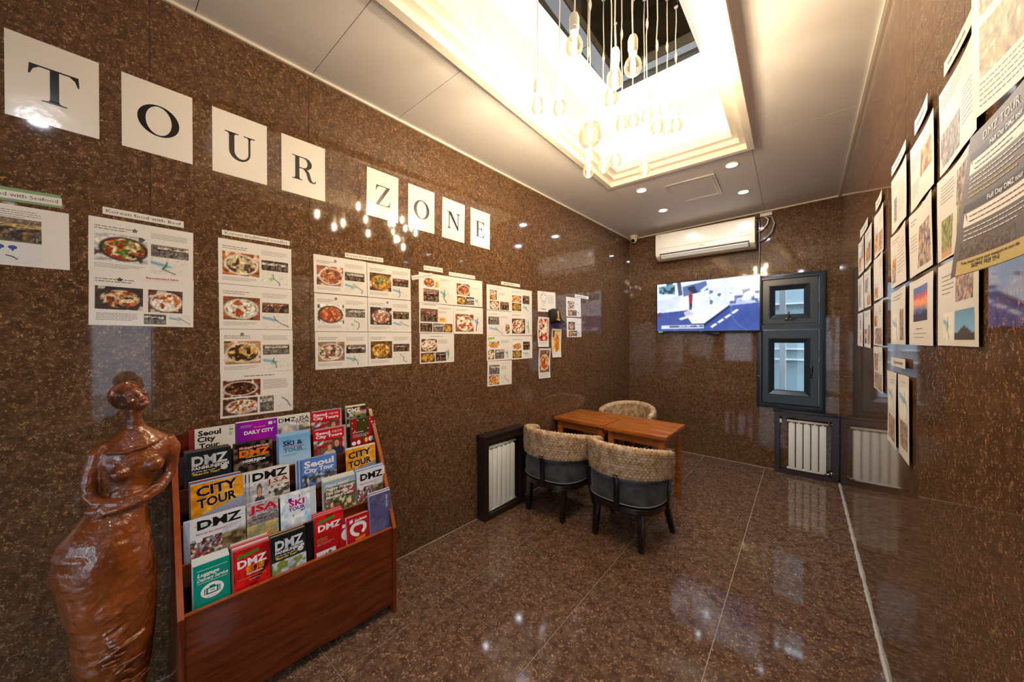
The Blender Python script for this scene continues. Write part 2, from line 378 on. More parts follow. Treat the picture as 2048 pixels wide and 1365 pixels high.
# ------------------------------------------------------------------ lettering and printed pictures
_tc = bpy.data.curves.new('type', 'FONT'); _to = bpy.data.objects.new('type', _tc); C.objects.link(_to); _tc.resolution_u = 2
_tcache = {}
def glyphs(s, shear=0.0, fat=0.0):
    key = (s, shear, fat)
    if key not in _tcache:
        _tc.body = s; _tc.shear = shear; _tc.offset = fat; _tc.size = 1.0
        dg = bpy.context.evaluated_depsgraph_get(); dg.update()
        me = bpy.data.meshes.new_from_object(_to.evaluated_get(dg))
        vs = np.array([v.co[:2] for v in me.vertices]) if len(me.vertices) else np.zeros((0, 2)); fs = [tuple(p.vertices) for p in me.polygons]
        bo = {}
        for p in me.polygons:
            for e in p.edge_keys: bo[e] = bo.get(e, 0) + 1
        bo = [e for e, n in bo.items() if n == 1]
        bpy.data.meshes.remove(me); _tcache[key] = (vs, fs, bo)
    return _tcache[key]
def text(g, s, x, y, size, col, z=0.0006, width=None, shear=0.0, fat=0.02, align='l', serif=False, rot=0.0, zf=None):
    """flat lettering: baseline start (x, y), capital height size; width stretches the line to fit"""
    vs, fs, bo = glyphs(s, shear, max(-.01, min(fat, .035)))
    if not len(vs): return
    k = size / 0.73; lo, hi = vs[:, 0].min(), vs[:, 0].max(); kx = width / (hi - lo) if width else k
    off = {'l': -lo, 'c': -(lo + hi) / 2, 'r': -hi}[align]
    ca, sa = math.cos(rot), math.sin(rot)
    def tr(p):
        a, b = (p[0] + off) * kx, p[1] * k; X, Y = x + a * ca - b * sa, y + a * sa + b * ca
        return (X, Y, z + (zf(X, Y) if zf else 0))
    g.add([tr(p) for p in vs], fs, lin(col))
    if serif:
        for a, b in bo:
            (x0, y0), (x1, y1) = vs[a], vs[b]
            if abs(y0 - y1) < .004 and .03 < abs(x0 - x1) < .17:
                xa, xb = min(x0, x1) - .07, max(x0, x1) + .07; up = any(c[1] < y0 - .03 for c in (vs[a], vs[b])) or y0 > .3
                ya, yb = (y0 - .045, y0) if up else (y0, y0 + .045)
                g.add([tr(p) for p in ((xa, ya), (xb, ya), (xb, yb), (xa, yb))], [(0, 1, 2, 3)], lin(col))
def vnoise(X, Y, seed, sc):
    rs = np.random.RandomState(seed); L = rs.rand(64, 64); x, y = X * sc + seed * 3.7, Y * sc + seed * 1.3
    i, j = np.floor(x).astype(int), np.floor(y).astype(int); u, v = x - i, y - j; u, v = u * u * (3 - 2 * u), v * v * (3 - 2 * v)
    A = lambda a, b: L[a % 64, b % 64]
    return (A(i, j) * (1 - u) + A(i + 1, j) * u) * (1 - v) + (A(i, j + 1) * (1 - u) + A(i + 1, j + 1) * u) * v
def blend(img, m, col): return img * (1 - m[..., None]) + np.asarray(col, float) * m[..., None]
def grid(w, h, n):
    nx = n; ny = max(4, int(n * h / w)); X, Y = np.meshgrid(np.linspace(0, w / h, nx + 1), np.linspace(0, 1, ny + 1)); return X, Y
def soft(d, e=0.06): return np.clip(0.5 - d / e, 0, 1)
def pic_food(X, Y, seed, bgc, rim, fills, plate=(0.5, 0.5, 0.46, 0.42), extra=None):
    asp = X.max(); img = np.ones(X.shape + (3,)) * np.asarray(bgc, float) * (0.75 + 0.5 * vnoise(X * 1.0, Y * 3, seed, 4))[..., None]
    n2 = vnoise(X, Y, seed + 9, 5); img = blend(img, (n2 > .78) * 0.8, (235, 225, 210)); img = blend(img, (n2 < .16) * 0.7, (40, 30, 28))
    cx, cy, rx, ry = plate; d = np.hypot((X / asp - cx) / rx, (Y - cy) / ry)
    img = blend(img, soft(d - 1, .12), rim); k = soft(d - .88, .10)
    f = np.ones(img.shape) * np.asarray(fills[0], float)
    for q, c in enumerate(fills[1:]): f = blend(f, soft(.56 - vnoise(X, Y, seed * 7 + q, 6 + q * 1.5), .12), c)
    f *= (0.62 + 0.5 * vnoise(X, Y, seed + 31, 13) + .3 * vnoise(X, Y, seed + 37, 27))[..., None]; img *= (.85 + .3 * vnoise(X, Y, seed + 41, 20))[..., None]
    f = blend(f, (vnoise(X, Y, seed + 43, 17) > .84) * .7, (240, 226, 200)); f = blend(f, (vnoise(X, Y, seed + 47, 15) > .86) * .7, (60, 90, 40))
    return np.clip(blend(img * (1 - k[..., None]) + f * k[..., None], np.zeros(X.shape), (0, 0, 0)), 0, 255)
def pic_shop(X, Y, seed, sign=(235, 230, 220), dark=(40, 30, 26), ink=(40, 30, 30)):
    asp = X.max(); U = X / asp; rs = np.random.RandomState(seed); sl = rs.uniform(-.12, .12); s0 = rs.uniform(.12, .30); s1 = s0 + rs.uniform(.12, .22); l0 = rs.uniform(0, .2)
    n = vnoise(X, Y, seed, 9); img = np.ones(X.shape + (3,)) * np.asarray(dark, float) * (0.5 + 1.1 * n)[..., None]
    img = blend(img, (Y < s0 + sl * U) * (0.4 + .6 * vnoise(X, Y, seed + 3, 8)), (150, 124, 104) if seed % 3 else (70, 60, 58))
    m = ((Y > s0 + sl * U) & (Y < s1 + sl * U) & (U > l0) & (U < l0 + .86)) * (.65 + .35 * n); img = blend(img, m, sign)
    ch = ((vnoise(X, Y, seed + 5, 24) > .52) & (Y > s0 + .04 + sl * U) & (Y < s1 - .04 + sl * U) & (U > l0 + .14) & (U < l0 + .72)) * .9; img = blend(img, ch, ink)
    wnd = ((Y > s1 + .12) & (Y < .92) & (np.sin(U * rs.uniform(12, 26) + seed) > -.1)) * (vnoise(X, Y, seed + 8, 12)); img = blend(img, wnd * .75, (214, 150, 84) if seed % 2 else (160, 150, 144))
    img = blend(img, (vnoise(X, Y, seed + 6, 20) > .82) * .6, (226, 206, 170))
    return np.clip(blend(img, (Y > .93) * .8, (120, 112, 108)) * (.8 + .4 * vnoise(X, Y, seed + 7, 26))[..., None], 0, 255)
def pic_map(X, Y, seed):
    asp = X.max(); img = np.ones(X.shape + (3,)) * np.array((226, 222, 216.)); rs = np.random.RandomState(seed)
    for q in range(5):
        a = rs.rand() * PI; c = rs.rand() * asp; img = blend(img, soft(np.abs((X - c) * math.cos(a) + (Y - rs.rand()) * math.sin(a)) - .01, .03) * .6, (238, 226, 176) if q % 2 else (250, 250, 250))
    img = blend(img, soft(np.abs(Y - .3 - .35 * (X / asp)) - .09 + .5 * np.maximum(X / asp - .42, 0), .05) * (seed % 3 > 0), (130, 176, 208))
    img = blend(img, (vnoise(X, Y, seed + 4, 14) > .87) * .35, (120, 120, 130)); img = blend(img, soft(np.hypot(X - .35 * asp, Y - .55) - .12, .06) * (seed % 2), (150, 200, 140))
    px, py = .42 * asp, .18
    for q in range(3):
        nx_, ny_ = px + (rs.rand() - .25) * .5 * asp, py + .2 + .12 * rs.rand(); t = np.clip(((X - px) * (nx_ - px) + (Y - py) * (ny_ - py)) / ((nx_ - px) ** 2 + (ny_ - py) ** 2), 0, 1)
        img = blend(img, soft(np.hypot(X - px - t * (nx_ - px), Y - py - t * (ny_ - py)) - .022, .03), (34, 34, 52)); px, py = nx_, ny_
    return img
def pic_scene(X, Y, seed, kind):
    asp = X.max(); U = X / asp; n = vnoise(X, Y, seed, 5); n2 = vnoise(X, Y, seed + 2, 14); base = np.ones(X.shape + (3,))
    if kind == 'forest':
        img = base * np.array((150, 150, 70.)) * (.6 + .7 * n2)[..., None]; img = blend(img, (np.sin(U * 34 + n * 3) > .62) * (Y > .12) * .85, (70, 48, 34)); img = blend(img, soft(.82 - Y, .12), (196, 150, 110)); return np.clip(img, 0, 255)
    if kind == 'dusk':
        img = base * np.array((90, 110, 170.)); img = blend(img, soft(np.abs(Y - .45 - .15 * (n - .5)) - .16, .2), (240, 150, 90)); img = blend(img, soft(np.abs(Y - .22 - .1 * n) - .06, .1), (200, 70, 90)); return np.clip(blend(img, soft(.72 - Y - .3 * (n2 - .5), .06), (52, 44, 62)), 0, 255)
    if kind == 'hill':
        img = base * np.array((120, 170, 208.)); img *= (1.1 - .25 * (1 - Y))[..., None]; return np.clip(blend(img, soft(.66 - Y + .1 * np.sin(U * 7 + 1), .03), (66, 56, 38)), 0, 255)
    if kind == 'gold':
        img = base * np.array((206, 150, 66.)) * (.55 + .8 * n2)[..., None]; img = blend(img, (n > .6) * .7, (120, 60, 30)); return np.clip(blend(img, soft(Y - .25 - .1 * n, .1), (200, 190, 190)), 0, 255)
    if kind == 'rock':
        return np.clip(base * np.array((150, 140, 132.)) * (.45 + .9 * n2)[..., None], 0, 255)
    img = base * np.array((150, 130, 120.)) * (.5 + .8 * n)[..., None]
    for q, c in enumerate(((176, 160, 146), (62, 58, 72), (150, 86, 66), (206, 200, 196), (190, 150, 96))): img = blend(img, soft(.70 - vnoise(X, Y, seed * 5 + q, 6 + 2 * q), .12) * .75, c)
    img *= (.8 + .4 * vnoise(X, Y, seed + 19, 24))[..., None]
    return np.clip(img, 0, 255)
def picture(parent, name, x0, y0, x1, y1, n, fn, m=None, z=0.0005, zf=None, linear=False):
    """a printed picture as a fine coloured mesh on its sheet; y1 is the top"""
    X, Y = grid(x1 - x0, y1 - y0, n); a = linA(fn(X, Y)); ny, nx = X.shape
    px = x0 + X / X.max() * (x1 - x0); py = y1 - Y * (y1 - y0)
    vs = np.zeros((ny * nx, 3)); vs[:, 0] = px.ravel(); vs[:, 1] = py.ravel(); vs[:, 2] = z
    if zf: vs[:, 2] += [zf(p, q) for p, q in zip(vs[:, 0], vs[:, 1])]
    i = np.arange((ny - 1) * nx).reshape(ny - 1, nx)[:, :-1].ravel(); fs = np.stack([i + nx, i + nx + 1, i + 1, i], 1)
    me = bpy.data.meshes.new(name); me.from_pydata(vs.tolist(), [], fs.tolist())
    ca = me.color_attributes.new('Col', 'FLOAT_COLOR', 'POINT'); rgba = np.ones((ny * nx, 4)); rgba[:, :3] = a.reshape(-1, 3); ca.data.foreach_set('color', rgba.ravel())
    me.materials.append(m or M_PRINT); return link(name, me, parent)
def words(g, x0, y, x1, rows, pitch, size, col=(70, 66, 66), zf=None, z=0.0006, rs=random):
    """rows of small illegible print as word-length dashes"""
    for r_ in range(rows):
        x = x0; end = x1 - (rs.random() * .35 * (x1 - x0) if r_ == rows - 1 else rs.random() * .12 * (x1 - x0))
        while x < end:
            l = rs.uniform(1.2, 4.2) * size; xe = min(x + l, end); yy = y - r_ * pitch
            p = [(x, yy), (xe, yy), (xe, yy + size * .62), (x, yy + size * .62)]
            g.add([(a, b, z + (zf(a, b) if zf else 0)) for a, b in p], [(0, 1, 2, 3)], lin(col)); x = xe + size * .55
def sheet_mesh(w, h, zf=None, nx=1, ny=1, ragged=0.0):
    key = None
    g = G(); xs = [-w / 2 + w * i / nx for i in range(nx + 1)]; ys = [-h / 2 + h * i / ny for i in range(ny + 1)]
    f = zf or (lambda a, b: 0.0); t = .0004
    top = [[(x, y, f(x, y) + t) for x in xs] for y in ys]; bot = [[(x, y, f(x, y)) for x in xs] for y in ys]
    for L, flip in ((top, False), (bot, True)):
        vs = [p for r_ in L for p in r_]; n = nx + 1; fs = []
        for j in range(ny):
            for i in range(nx): q = (j * n + i, j * n + i + 1, (j + 1) * n + i + 1, (j + 1) * n + i); fs.append(q[::-1] if flip else q)
        g.add(vs, fs)
    ring = lambda L: L[0] + [r_[-1] for r_ in L[1:]] + L[-1][-2::-1] + [r_[0] for r_ in L[-2:0:-1]]
    g.loops([ring(bot), ring(top)]); return g
A4W, A4H = 0.297, 0.210
def paper(M, x, y, w, h, rot, label, cat='sheet', name='menu_sheet', group=None, m=None, off=0.0006, zf=None, nx=1, ny=1):
    o = sheet_mesh(w, h, zf, nx, ny).build(name, m or M_PAPER, None, M @ T(x, y, off) @ RZ(math.radians(rot)))
    return tag(o, label, cat, group)

# ------------------------------------------------------------------ big serif letters T O U R Z O N E
def arc(cx, cy, rx, ry, a0, a1, n=18): return [(cx + rx * math.cos(math.radians(a0 + (a1 - a0) * i / n)), cy + ry * math.sin(math.radians(a0 + (a1 - a0) * i / n))) for i in range(n + 1)]
def ring(o, i): return [(o, i)]
def foot(x0, x1, ext, y, d):
    """bracketed serif slab below (d=1) or above (d=-1) a stem"""
    return [(x0 - ext, y), (x1 + ext, y), (x1 + ext, y + .03 * d), (x1 + .03, y + .05 * d), (x1, y + .10 * d), (x0, y + .10 * d), (x0 - .03, y + .05 * d), (x0 - ext, y + .03 * d)]
BIG = {
 'T': ([[(0, .70), (.035, .70), (.09, .86), (.2, .955), (.8, .955), (.91, .86), (.965, .70), (1, .70), (.98, 1), (.02, 1)], [(.41, .05), (.59, .05), (.59, .96), (.41, .96)], foot(.41, .59, .16, 0, 1)], .92),
 'U': ([[(.14, 1), (.14, .34)] + arc(.47, .34, .33, .36, 180, 360)[1:] + [(.80, 1), (.735, 1), (.735, .34)] + arc(.52, .34, .215, .27, 360, 180)[1:] + [(.305, 1)], foot(.14, .305, .13, 1, -1), foot(.735, .80, .15, 1, -1)], 1.0),
 'R': ([[(.14, 0), (.31, 0), (.31, 1), (.14, 1)], foot(.14, .31, .12, 0, 1), [(.02, 1), (.02, .965), (.2, .95), (.2, 1)],
        [(.3, 1), (.55, 1)] + arc(.55, .75, .27, .25, 90, -90)[1:] + [(.3, .5), (.3, .545), (.48, .545)] + arc(.48, .75, .155, .205, -90, 90)[1:] + [(.3, .955)],
        [(.44, .52), (.62, .52), (.72, .40), (.80, .12), (.86, .05), (.93, .06), (.98, .13), (1.0, .12), (.97, .02), (.87, -.02), (.74, .0), (.66, .08), (.58, .36), (.5, .46)]], .95),
 'Z': ([[(.06, .72), (.10, .72), (.15, .87), (.27, .955), (.72, .955), (.94, 1), (.09, 1)], [(.04, .0), (.28, .045), (.94, 1), (.70, .955)], [(.04, 0), (.92, 0), (.97, .30), (.93, .30), (.86, .13), (.72, .045), (.2, .045)]], .88),
 'N': ([[(.14, .03), (.2, .03), (.2, .97), (.14, .97)], [(.80, 0), (.86, 0), (.86, .97), (.80, .97)], [(.08, 1), (.30, 1), (.86, .12), (.86, -.02), (.80, -.02)], foot(.14, .2, .12, 0, 1), foot(.80, .86, .13, 1, -1), [(0, 1), (0, .965), (.16, .95), (.22, 1)]], 1.0),
 'E': ([[(.14, 0), (.31, 0), (.31, 1), (.14, 1)], [(.02, 1), (.86, 1), (.88, .74), (.845, .74), (.79, .88), (.66, .95), (.02, .965)], [(.02, 0), (.86, 0), (.92, .29), (.885, .29), (.81, .13), (.66, .045), (.02, .035)], [(.3, .48), (.54, .48), (.60, .46), (.63, .36), (.66, .36), (.66, .68), (.63, .68), (.60, .56), (.54, .53), (.3, .53)]], .88),
}
def big_letter(g, ch, cx, cy, h, col):
    if ch == 'O':
        o = arc(0, 0, .5, .52, 0, 360, 40)[:-1]; i = arc(0, 0, .31, .475, 0, 360, 40)[:-1]; n = 40
        vs = [(cx + x * h, cy + y * h, .0006) for x, y in o + i]
        g.add(vs, [(k, (k + 1) % n, (k + 1) % n + n, k + n) for k in range(n)], lin(col)); return
    ps, wd = BIG[ch]
    for p in ps: g.poly([(cx + (x - .5) * h * wd, cy + (y - .5) * h) for x, y in p], .0006, lin(col))
for ch, u, v, rot, wh in (('T', -.082, 2.369, 0, 'starting the row'), ('O', .186, 2.370, 0, 'between the T and U sheets'), ('U', .463, 2.368, 0, ''), ('R', .736, 2.364, 0, 'above the noodle menus'),
                          ('Z', 1.184, 2.354, -.8, 'first letter of the second word'), ('O', 1.467, 2.345, -.4, 'between the Z and N sheets'), ('N', 1.745, 2.337, -1.2, ''), ('E', 2.016, 2.336, -.4, 'last letter of the row')):
    o = paper(LW, u, v, A4H, A4W * .99, rot, f'white laminated sheet with black serif letter {ch} {wh}'.strip() + (' high on the brown wall' if not wh else ''), 'letter sheet', 'letter_sheet', 'letter sheets spelling TOUR ZONE')
    g = G(); big_letter(g, ch, 0, -.004, .125, (34, 26, 26)); g.build('letter', M_PRINT, o)
# ------------------------------------------------------------------ menu sheets on the left wall
WOOD, WHITEC, DARKC, STEEL_ = (168, 104, 62), (226, 220, 214), (52, 42, 38), (120, 120, 122)
FOODS = {
 'bibim': ((214, 210, 208), (54, 46, 40), [(70, 52, 34), (96, 140, 50), (214, 108, 40), (70, 120, 40), (220, 200, 150), (150, 60, 40)]),
 'grill': ((70, 56, 50), (60, 54, 52), [(60, 50, 46), (196, 120, 60), (150, 60, 30), (216, 190, 150)]),
 'stew': ((60, 44, 38), (46, 38, 34), [(120, 60, 34), (204, 140, 84), (90, 40, 24), (226, 196, 150)]),
 'noodle': ((176, 110, 64), (232, 228, 220), [(214, 200, 160), (190, 176, 136), (92, 66, 54)]),
 'white': ((150, 90, 58), (206, 222, 222), [(226, 224, 208), (214, 210, 192), (176, 80, 44)]),
 'udon': ((190, 140, 96), (222, 214, 204), [(66, 46, 28), (92, 66, 34), (206, 160, 90)]),
 'black': ((120, 62, 40), (232, 226, 220), [(74, 38, 24), (120, 66, 36), (52, 28, 22)]),
 'fried': ((96, 62, 44), (226, 218, 210), [(196, 116, 56), (226, 190, 150), (150, 72, 34), (236, 226, 214)]),
 'pork': ((150, 96, 64), (234, 228, 222), [(176, 100, 62), (206, 140, 96), (120, 62, 40)]),
 'army': ((96, 60, 34), (170, 110, 40), [(190, 110, 40), (110, 70, 30), (220, 160, 60), (120, 140, 70)]),
 'hotpot': ((224, 220, 216), (44, 38, 36), [(196, 96, 46), (226, 150, 90), (150, 60, 34)]),
 'belly': ((60, 52, 50), (66, 60, 58), [(206, 160, 140), (226, 200, 184), (150, 96, 76)]),
 'slices': ((150, 120, 96), (226, 222, 218), [(120, 72, 54), (166, 116, 88), (90, 54, 40), (226, 206, 190)]),
 'gold': ((110, 74, 44), (96, 66, 38), [(206, 150, 60), (226, 186, 96), (150, 100, 40)]),
 'pasta': ((130, 90, 60), (236, 230, 222), [(216, 150, 60), (226, 180, 90), (180, 80, 40)]),
 'pizza': ((226, 214, 204), (190, 110, 60), [(190, 62, 36), (222, 130, 60), (120, 40, 26), (236, 214, 190)]),
 'beer': ((230, 190, 120), (240, 226, 200), [(226, 150, 50), (240, 180, 80), (206, 120, 40)]),
 'burger': ((228, 222, 216), (206, 140, 70), [(206, 130, 60), (120, 150, 60), (190, 80, 50), (226, 180, 110)]),
}
STD = lambda f: [('F', .05, .27, .53, .79, f), ('S', .56, .36, .95, .60), ('M', .56, .62, .95, .95), ('W', .05, .16, .40, 2, 2.6), ('W', .56, .15, .94, 4, 1.5), ('W', .05, .85, .50, 3, 1.5)]
LAY = {
 'std': STD,
 'stack': lambda f: [('F', .03, .16, .52, .54, f), ('F', .03, .58, .48, .95, 'fried'), ('S', .51, .58, .71, .95), ('M', .73, .58, .97, .95), ('W', .30, .09, .74, 1, 3.4), ('W', .56, .20, .93, 8, 1.7)],
 'beef2': lambda f: [('F', .05, .27, .48, .70, f), ('F', .53, .27, .88, .72, 'fried'), ('S', .49, .76, .71, .96), ('M', .74, .76, .97, .96), ('W', .05, .14, .44, 2, 2.6), ('W', .06, .78, .46, 5, 1.7)],
 'combo': lambda f: [('F', .12, .14, .42, .46, f), ('F', .44, .22, .54, .46, 'beer'), ('S', .12, .52, .56, .95), ('M', .60, .42, .92, .95), ('W', .60, .14, .94, 3, 1.6)],
 'pair': lambda f: [('F', .11, .20, .55, .62, f), ('F', .12, .66, .42, .96, 'gold'), ('S', .42, .66, .70, .95), ('M', .72, .66, .94, .95), ('W', .12, .11, .80, 1, 1.8), ('W', .62, .32, .90, 2, 1.6)],
 'five': lambda f: [('S', .03, .18, .52, .62), ('F', .54, .44, .76, .62, 'beer'), ('S', .02, .66, .36, .96), ('S', .38, .66, .68, .96), ('F', .69, .66, .96, .96, f), ('W', .54, .12, .94, 2, 2.0), ('W', .54, .24, .80, 3, 1.5)],
 'quad': lambda f: [('F', .03, .18, .48, .60, f), ('F', .03, .64, .42, .96, 'army'), ('S', .44, .64, .76, .95), ('M', .74, .48, .95, .92), ('W', .28, .10, .82, 1, 2.6), ('W', .52, .22, .80, 5, 1.6)],
 'intl': lambda f: [('F', .12, .20, .40, .38, f), ('F', .12, .40, .40, .58, 'gold'), ('F', .12, .63, .50, .97, 'white'), ('S', .54, .63, .90, .97), ('W', .12, .12, .84, 1, 2.0), ('W', .46, .28, .74, 4, 1.6)],
 'tall': lambda f: [('F', .06, .30, .48, .58, f), ('F', .06, .62, .48, .95, 'army'), ('S', .55, .25, .88, .62), ('W', .06, .14, .50, 2, 2.0), ('M', .56, .66, .92, .95)],
 'oneshop': lambda f: [('S', .06, .24, .50, .56), ('M', .10, .58, .70, .96), ('F', .74, .5, .94, .94, f), ('W', .08, .14, .44, 1, 2.4), ('W', .55, .22, .86, 3, 1.5)],
 'bigfood': lambda f: [('F', .05, .28, .66, .92, f), ('W', .06, .12, .5, 2, 2.0), ('M', .70, .3, .95, .9)],
 'subs': lambda f: [('F', .08, .22, .50, .50, f), ('F', .05, .56, .28, .94, 'fried'), ('S', .32, .56, .70, .94), ('M', .74, .54, .96, .94), ('R', .04, .06, .30, .16), ('W', .56, .2, .92, 4, 1.7)],
 'receipt': lambda f: [('S', .06, .16, .48, .54), ('F', .06, .57, .48, .95, f), ('M', .54, .55, .94, .95), ('W', .54, .12, .92, 1, 2.0), ('W', .54, .24, .80, 5, 1.6)],
}
def fill_sheet(o, w, h, lay, food, seed, n=34, zf=None):
    X = lambda q: -w / 2 + q * w
    Y = lambda q: h / 2 - q * h
    rs = random.Random(seed); g = G(); k = 0
    for e in LAY[lay](food):
        if e[0] == 'F':
            k += 1; bgc, rim, fills = FOODS[e[5]]; pl = (.5 + rs.uniform(-.05, .05), .52, .47, .44)
            picture(o, 'food_photo', X(e[1]), Y(e[4]), X(e[3]), Y(e[2]), int(10 + n * (e[3] - e[1]) * 1.9), lambda a, b: pic_food(a, b, seed + k * 3, bgc, rim, fills, pl), zf=zf)
        elif e[0] == 'S':
            k += 1; sg = [((236, 230, 222), (44, 34, 30), (40, 30, 30)), ((60, 50, 44), (50, 34, 22), (236, 206, 150)), ((240, 238, 232), (90, 84, 80), (40, 36, 40)), ((150, 52, 44), (44, 36, 34), (236, 226, 216))][(seed + k) % 4]
            picture(o, 'shop_photo', X(e[1]), Y(e[4]), X(e[3]), Y(e[2]), int(10 + n * (e[3] - e[1]) * 1.6), lambda a, b: pic_shop(a, b, seed + k, *sg), zf=zf)
        elif e[0] == 'M':
            picture(o, 'map_print', X(e[1]), Y(e[4]), X(e[3]), Y(e[2]), int(12 + n * (e[3] - e[1]) * 1.6), lambda a, b: pic_map(a, b, seed + 11), zf=zf)
        elif e[0] == 'R': g.poly([(X(e[1]), Y(e[4])), (X(e[3]), Y(e[4]) + .004), (X(e[3]), Y(e[2])), (X(e[1]), Y(e[2]) - .004)], .0006, lin((150, 190, 60)))
        else: words(g, X(e[1]), Y(e[2]), X(e[3]), e[4], .0062 if e[5] < 2.2 else .0095, e[5] * .0016, rs=rs, zf=zf)
    g.build('small_print', M_PRINT, o)
    return o
S_ = [('b1', .142, 1.815, -.5, 'std', 'bibim', 'beef menu sheet with vegetable rice bowl photo under the Beef strip'), ('b2', .142, 1.606, -.6, 'beef2', 'grill', 'beef menu sheet with grill photos and a recommendation slip, below the rice bowl'),
 ('n1', .525, 1.813, .2, 'std', 'noodle', 'topmost of four noodle menu sheets, dark topping on pale noodles'), ('n2', .527, 1.601, .2, 'std', 'white', 'second noodle menu sheet from the top, red topping in a pale blue bowl'), ('n3', .529, 1.389, .1, 'std', 'udon', 'third noodle menu sheet from the top, dark broth with fried tofu'), ('n4', .530, 1.179, -.5, 'stack', 'black', 'lowest noodle menu sheet with two stacked plate photos, above the brochure rack'),
 ('p11', .929, 1.811, .6, 'std', 'pork', 'pork menu sheet at the top left of six, sliced pork on a white plate'), ('p12', 1.229, 1.812, .6, 'std', 'army', 'pork menu sheet at the top right of six, green and orange pot'), ('p21', .932, 1.596, .4, 'std', 'hotpot', 'pork menu sheet at the middle left of six, stew in a black handled pot'), ('p22', 1.232, 1.598, .3, 'std', 'belly', 'pork menu sheet at the middle right of six, raw pork belly slices'), ('p31', .935, 1.383, .3, 'std', 'slices', 'pork menu sheet at the lower left of six, platter of sliced meats'), ('p32', 1.234, 1.385, .3, 'std', 'gold', 'pork menu sheet at the lower right of six, golden soup in a brown bowl'),
 ('c11', 1.591, 1.806, .4, 'combo', 'hotpot', 'chicken menu sheet under the Chi Maek strip, stew beside a beer glass'), ('c12', 1.887, 1.809, .7, 'pair', 'pork', 'chicken menu sheet under the Chicken strip, brown dish photo over three small ones'), ('c21', 1.594, 1.593, -.2, 'five', 'army', 'chicken menu sheet with five pictures and blue handwriting on top'), ('c22', 1.893, 1.592, .1, 'bigfood', 'white', 'chicken menu sheet with one large white soup photo in a black bowl'), ('c31', 1.597, 1.380, .1, 'quad', 'fried', 'lowest chicken menu sheet, fried chicken photo and hand drawn route'),
 ('i11', 2.232, 1.795, .3, 'intl', 'fried', 'international menu sheet, top left of its block, two small dishes stacked'), ('i12', 2.524, 1.795, .3, 'tall', 'pasta', 'international menu sheet, top right of its block, white plate over yellow noodles'), ('i21', 2.232, 1.581, .4, 'oneshop', 'bibim', 'international menu sheet with kitchen photo and small salad cutout'), ('i22', 2.526, 1.584, .5, 'bigfood', 'fried', 'international menu sheet with one big square seafood photo'), ('i31', 2.233, 1.369, -.2, 'subs', 'burger', 'international menu sheet with long sandwich and green mark'), ('i32', 2.529, 1.369, .5, 'tall', 'burger', 'international menu sheet with round bun photos, lower right of its block'), ('i41', 2.239, 1.155, -1.0, 'receipt', 'pasta', 'lowest international menu sheet hanging alone below its block'),
 ('s1', 3.402, 1.797, 1.2, 'pair', 'slices', 'upper of two menu sheets alone near the room corner'), ('s2', 3.414, 1.572, .6, 'pair', 'grill', 'lower of two menu sheets alone near the room corner')]
for i, (k, u, v, rot, lay, food, lab) in enumerate(S_):
    o = paper(LW, u, v, A4W, A4H, rot, 'white ' + lab, 'menu sheet', 'menu_sheet')
    fill_sheet(o, A4W, A4H, lay, food, 20 + i * 7, 40 if u < 1.4 else 28)
    if k == 'b2':
        s_ = paper(LW, .194, 1.703, .134, .023, .8, 'small paper slip reading Recommend here on the lower beef menu', 'label', 'paper_slip', off=.0018)
        g = G(); text(g, 'Recommend here', 0, -.005, .009, (190, 40, 40), align='c', width=.096, serif=True); g.build('lettering', M_PRINT, s_)
    if k == 'c21': 
        g = G(); rs = random.Random(3)
        for q in range(9): g.tube([(-.12 + q * .012, .094 + rs.uniform(-.004, .004), .001), (-.114 + q * .012, .101, .001), (-.112 + q * .012, .091, .001)], .0012, 4)
        g.c = [lin((30, 36, 80))] * len(g.f); g.build('handwriting', M_PRINT, o)
    if k in ('b1', 'b2', 'n3', 'p11', 'p21', 'p22'):
        g = G(); cx, cy = {'b1': (-.028, .072), 'b2': (-.09 + .02, .078), 'n3': (-.065, .082), 'p11': (-.035, .082), 'p21': (-.035, .082), 'p22': (-.02, .082)}[k]
        for q in range(5):
            a = q * 4 * PI / 5 + .3; b = (q + 1) * 4 * PI / 5 + .3; r_ = .0085
            p, q2 = Vector((cx + r_ * math.cos(a), cy + r_ * math.sin(a))), Vector((cx + r_ * math.cos(b), cy + r_ * math.sin(b))); d = (q2 - p).orthogonal().normalized() * .0009
            g.add([(*(p + d), .0008), (*(p - d), .0008), (*(q2 - d), .0008), (*(q2 + d), .0008)], [(0, 1, 2, 3), (3, 2, 1, 0)], lin((24, 24, 34)))
        g.build('hand_drawn_star', M_PRINT, o)
# seafood sheet cut by the picture edge
o = paper(LW, -.200, 1.808, A4W, A4H, .4, 'white seafood menu sheet with a shop front photo under the green backed strip', 'menu sheet', 'menu_sheet')
picture(o, 'shop_photo', -.065, -.022, .087, .06, 44, lambda a, b: pic_shop(a, b, 5, (226, 190, 120), (70, 66, 60)))
picture(o, 'food_photo', -.14, -.022, -.071, .06, 24, lambda a, b: pic_food(a, b, 8, *FOODS['pizza']))
picture(o, 'map_print', -.065, -.098, .087, -.026, 34, lambda a, b: np.clip(np.ones(a.shape + (3,)) * 226 - 6 * vnoise(a, b, 3, 9)[..., None], 0, 255))
g = G(); words(g, -.065, .086, .09, 4, .0075, .0026, rs=random.Random(5))
for x in (.000, .026):
    g.poly([(x + .0095 * math.cos(t), -.042 + .007 * math.sin(t)) for t in [q * PI / 8 for q in range(16)]], .0008, lin((58, 96, 160))); g.poly([(x - .004, -.047), (x + .004, -.047), (x, -.056)], .0008, lin((58, 96, 160)))
g.tube([(.012, -.07, .001), (.026, -.074, .001), (.036, -.083, .001)], .0014, 4); g.c = [c or lin((30, 30, 30)) for c in g.c]
g.build('small_print', M_PRINT, o)
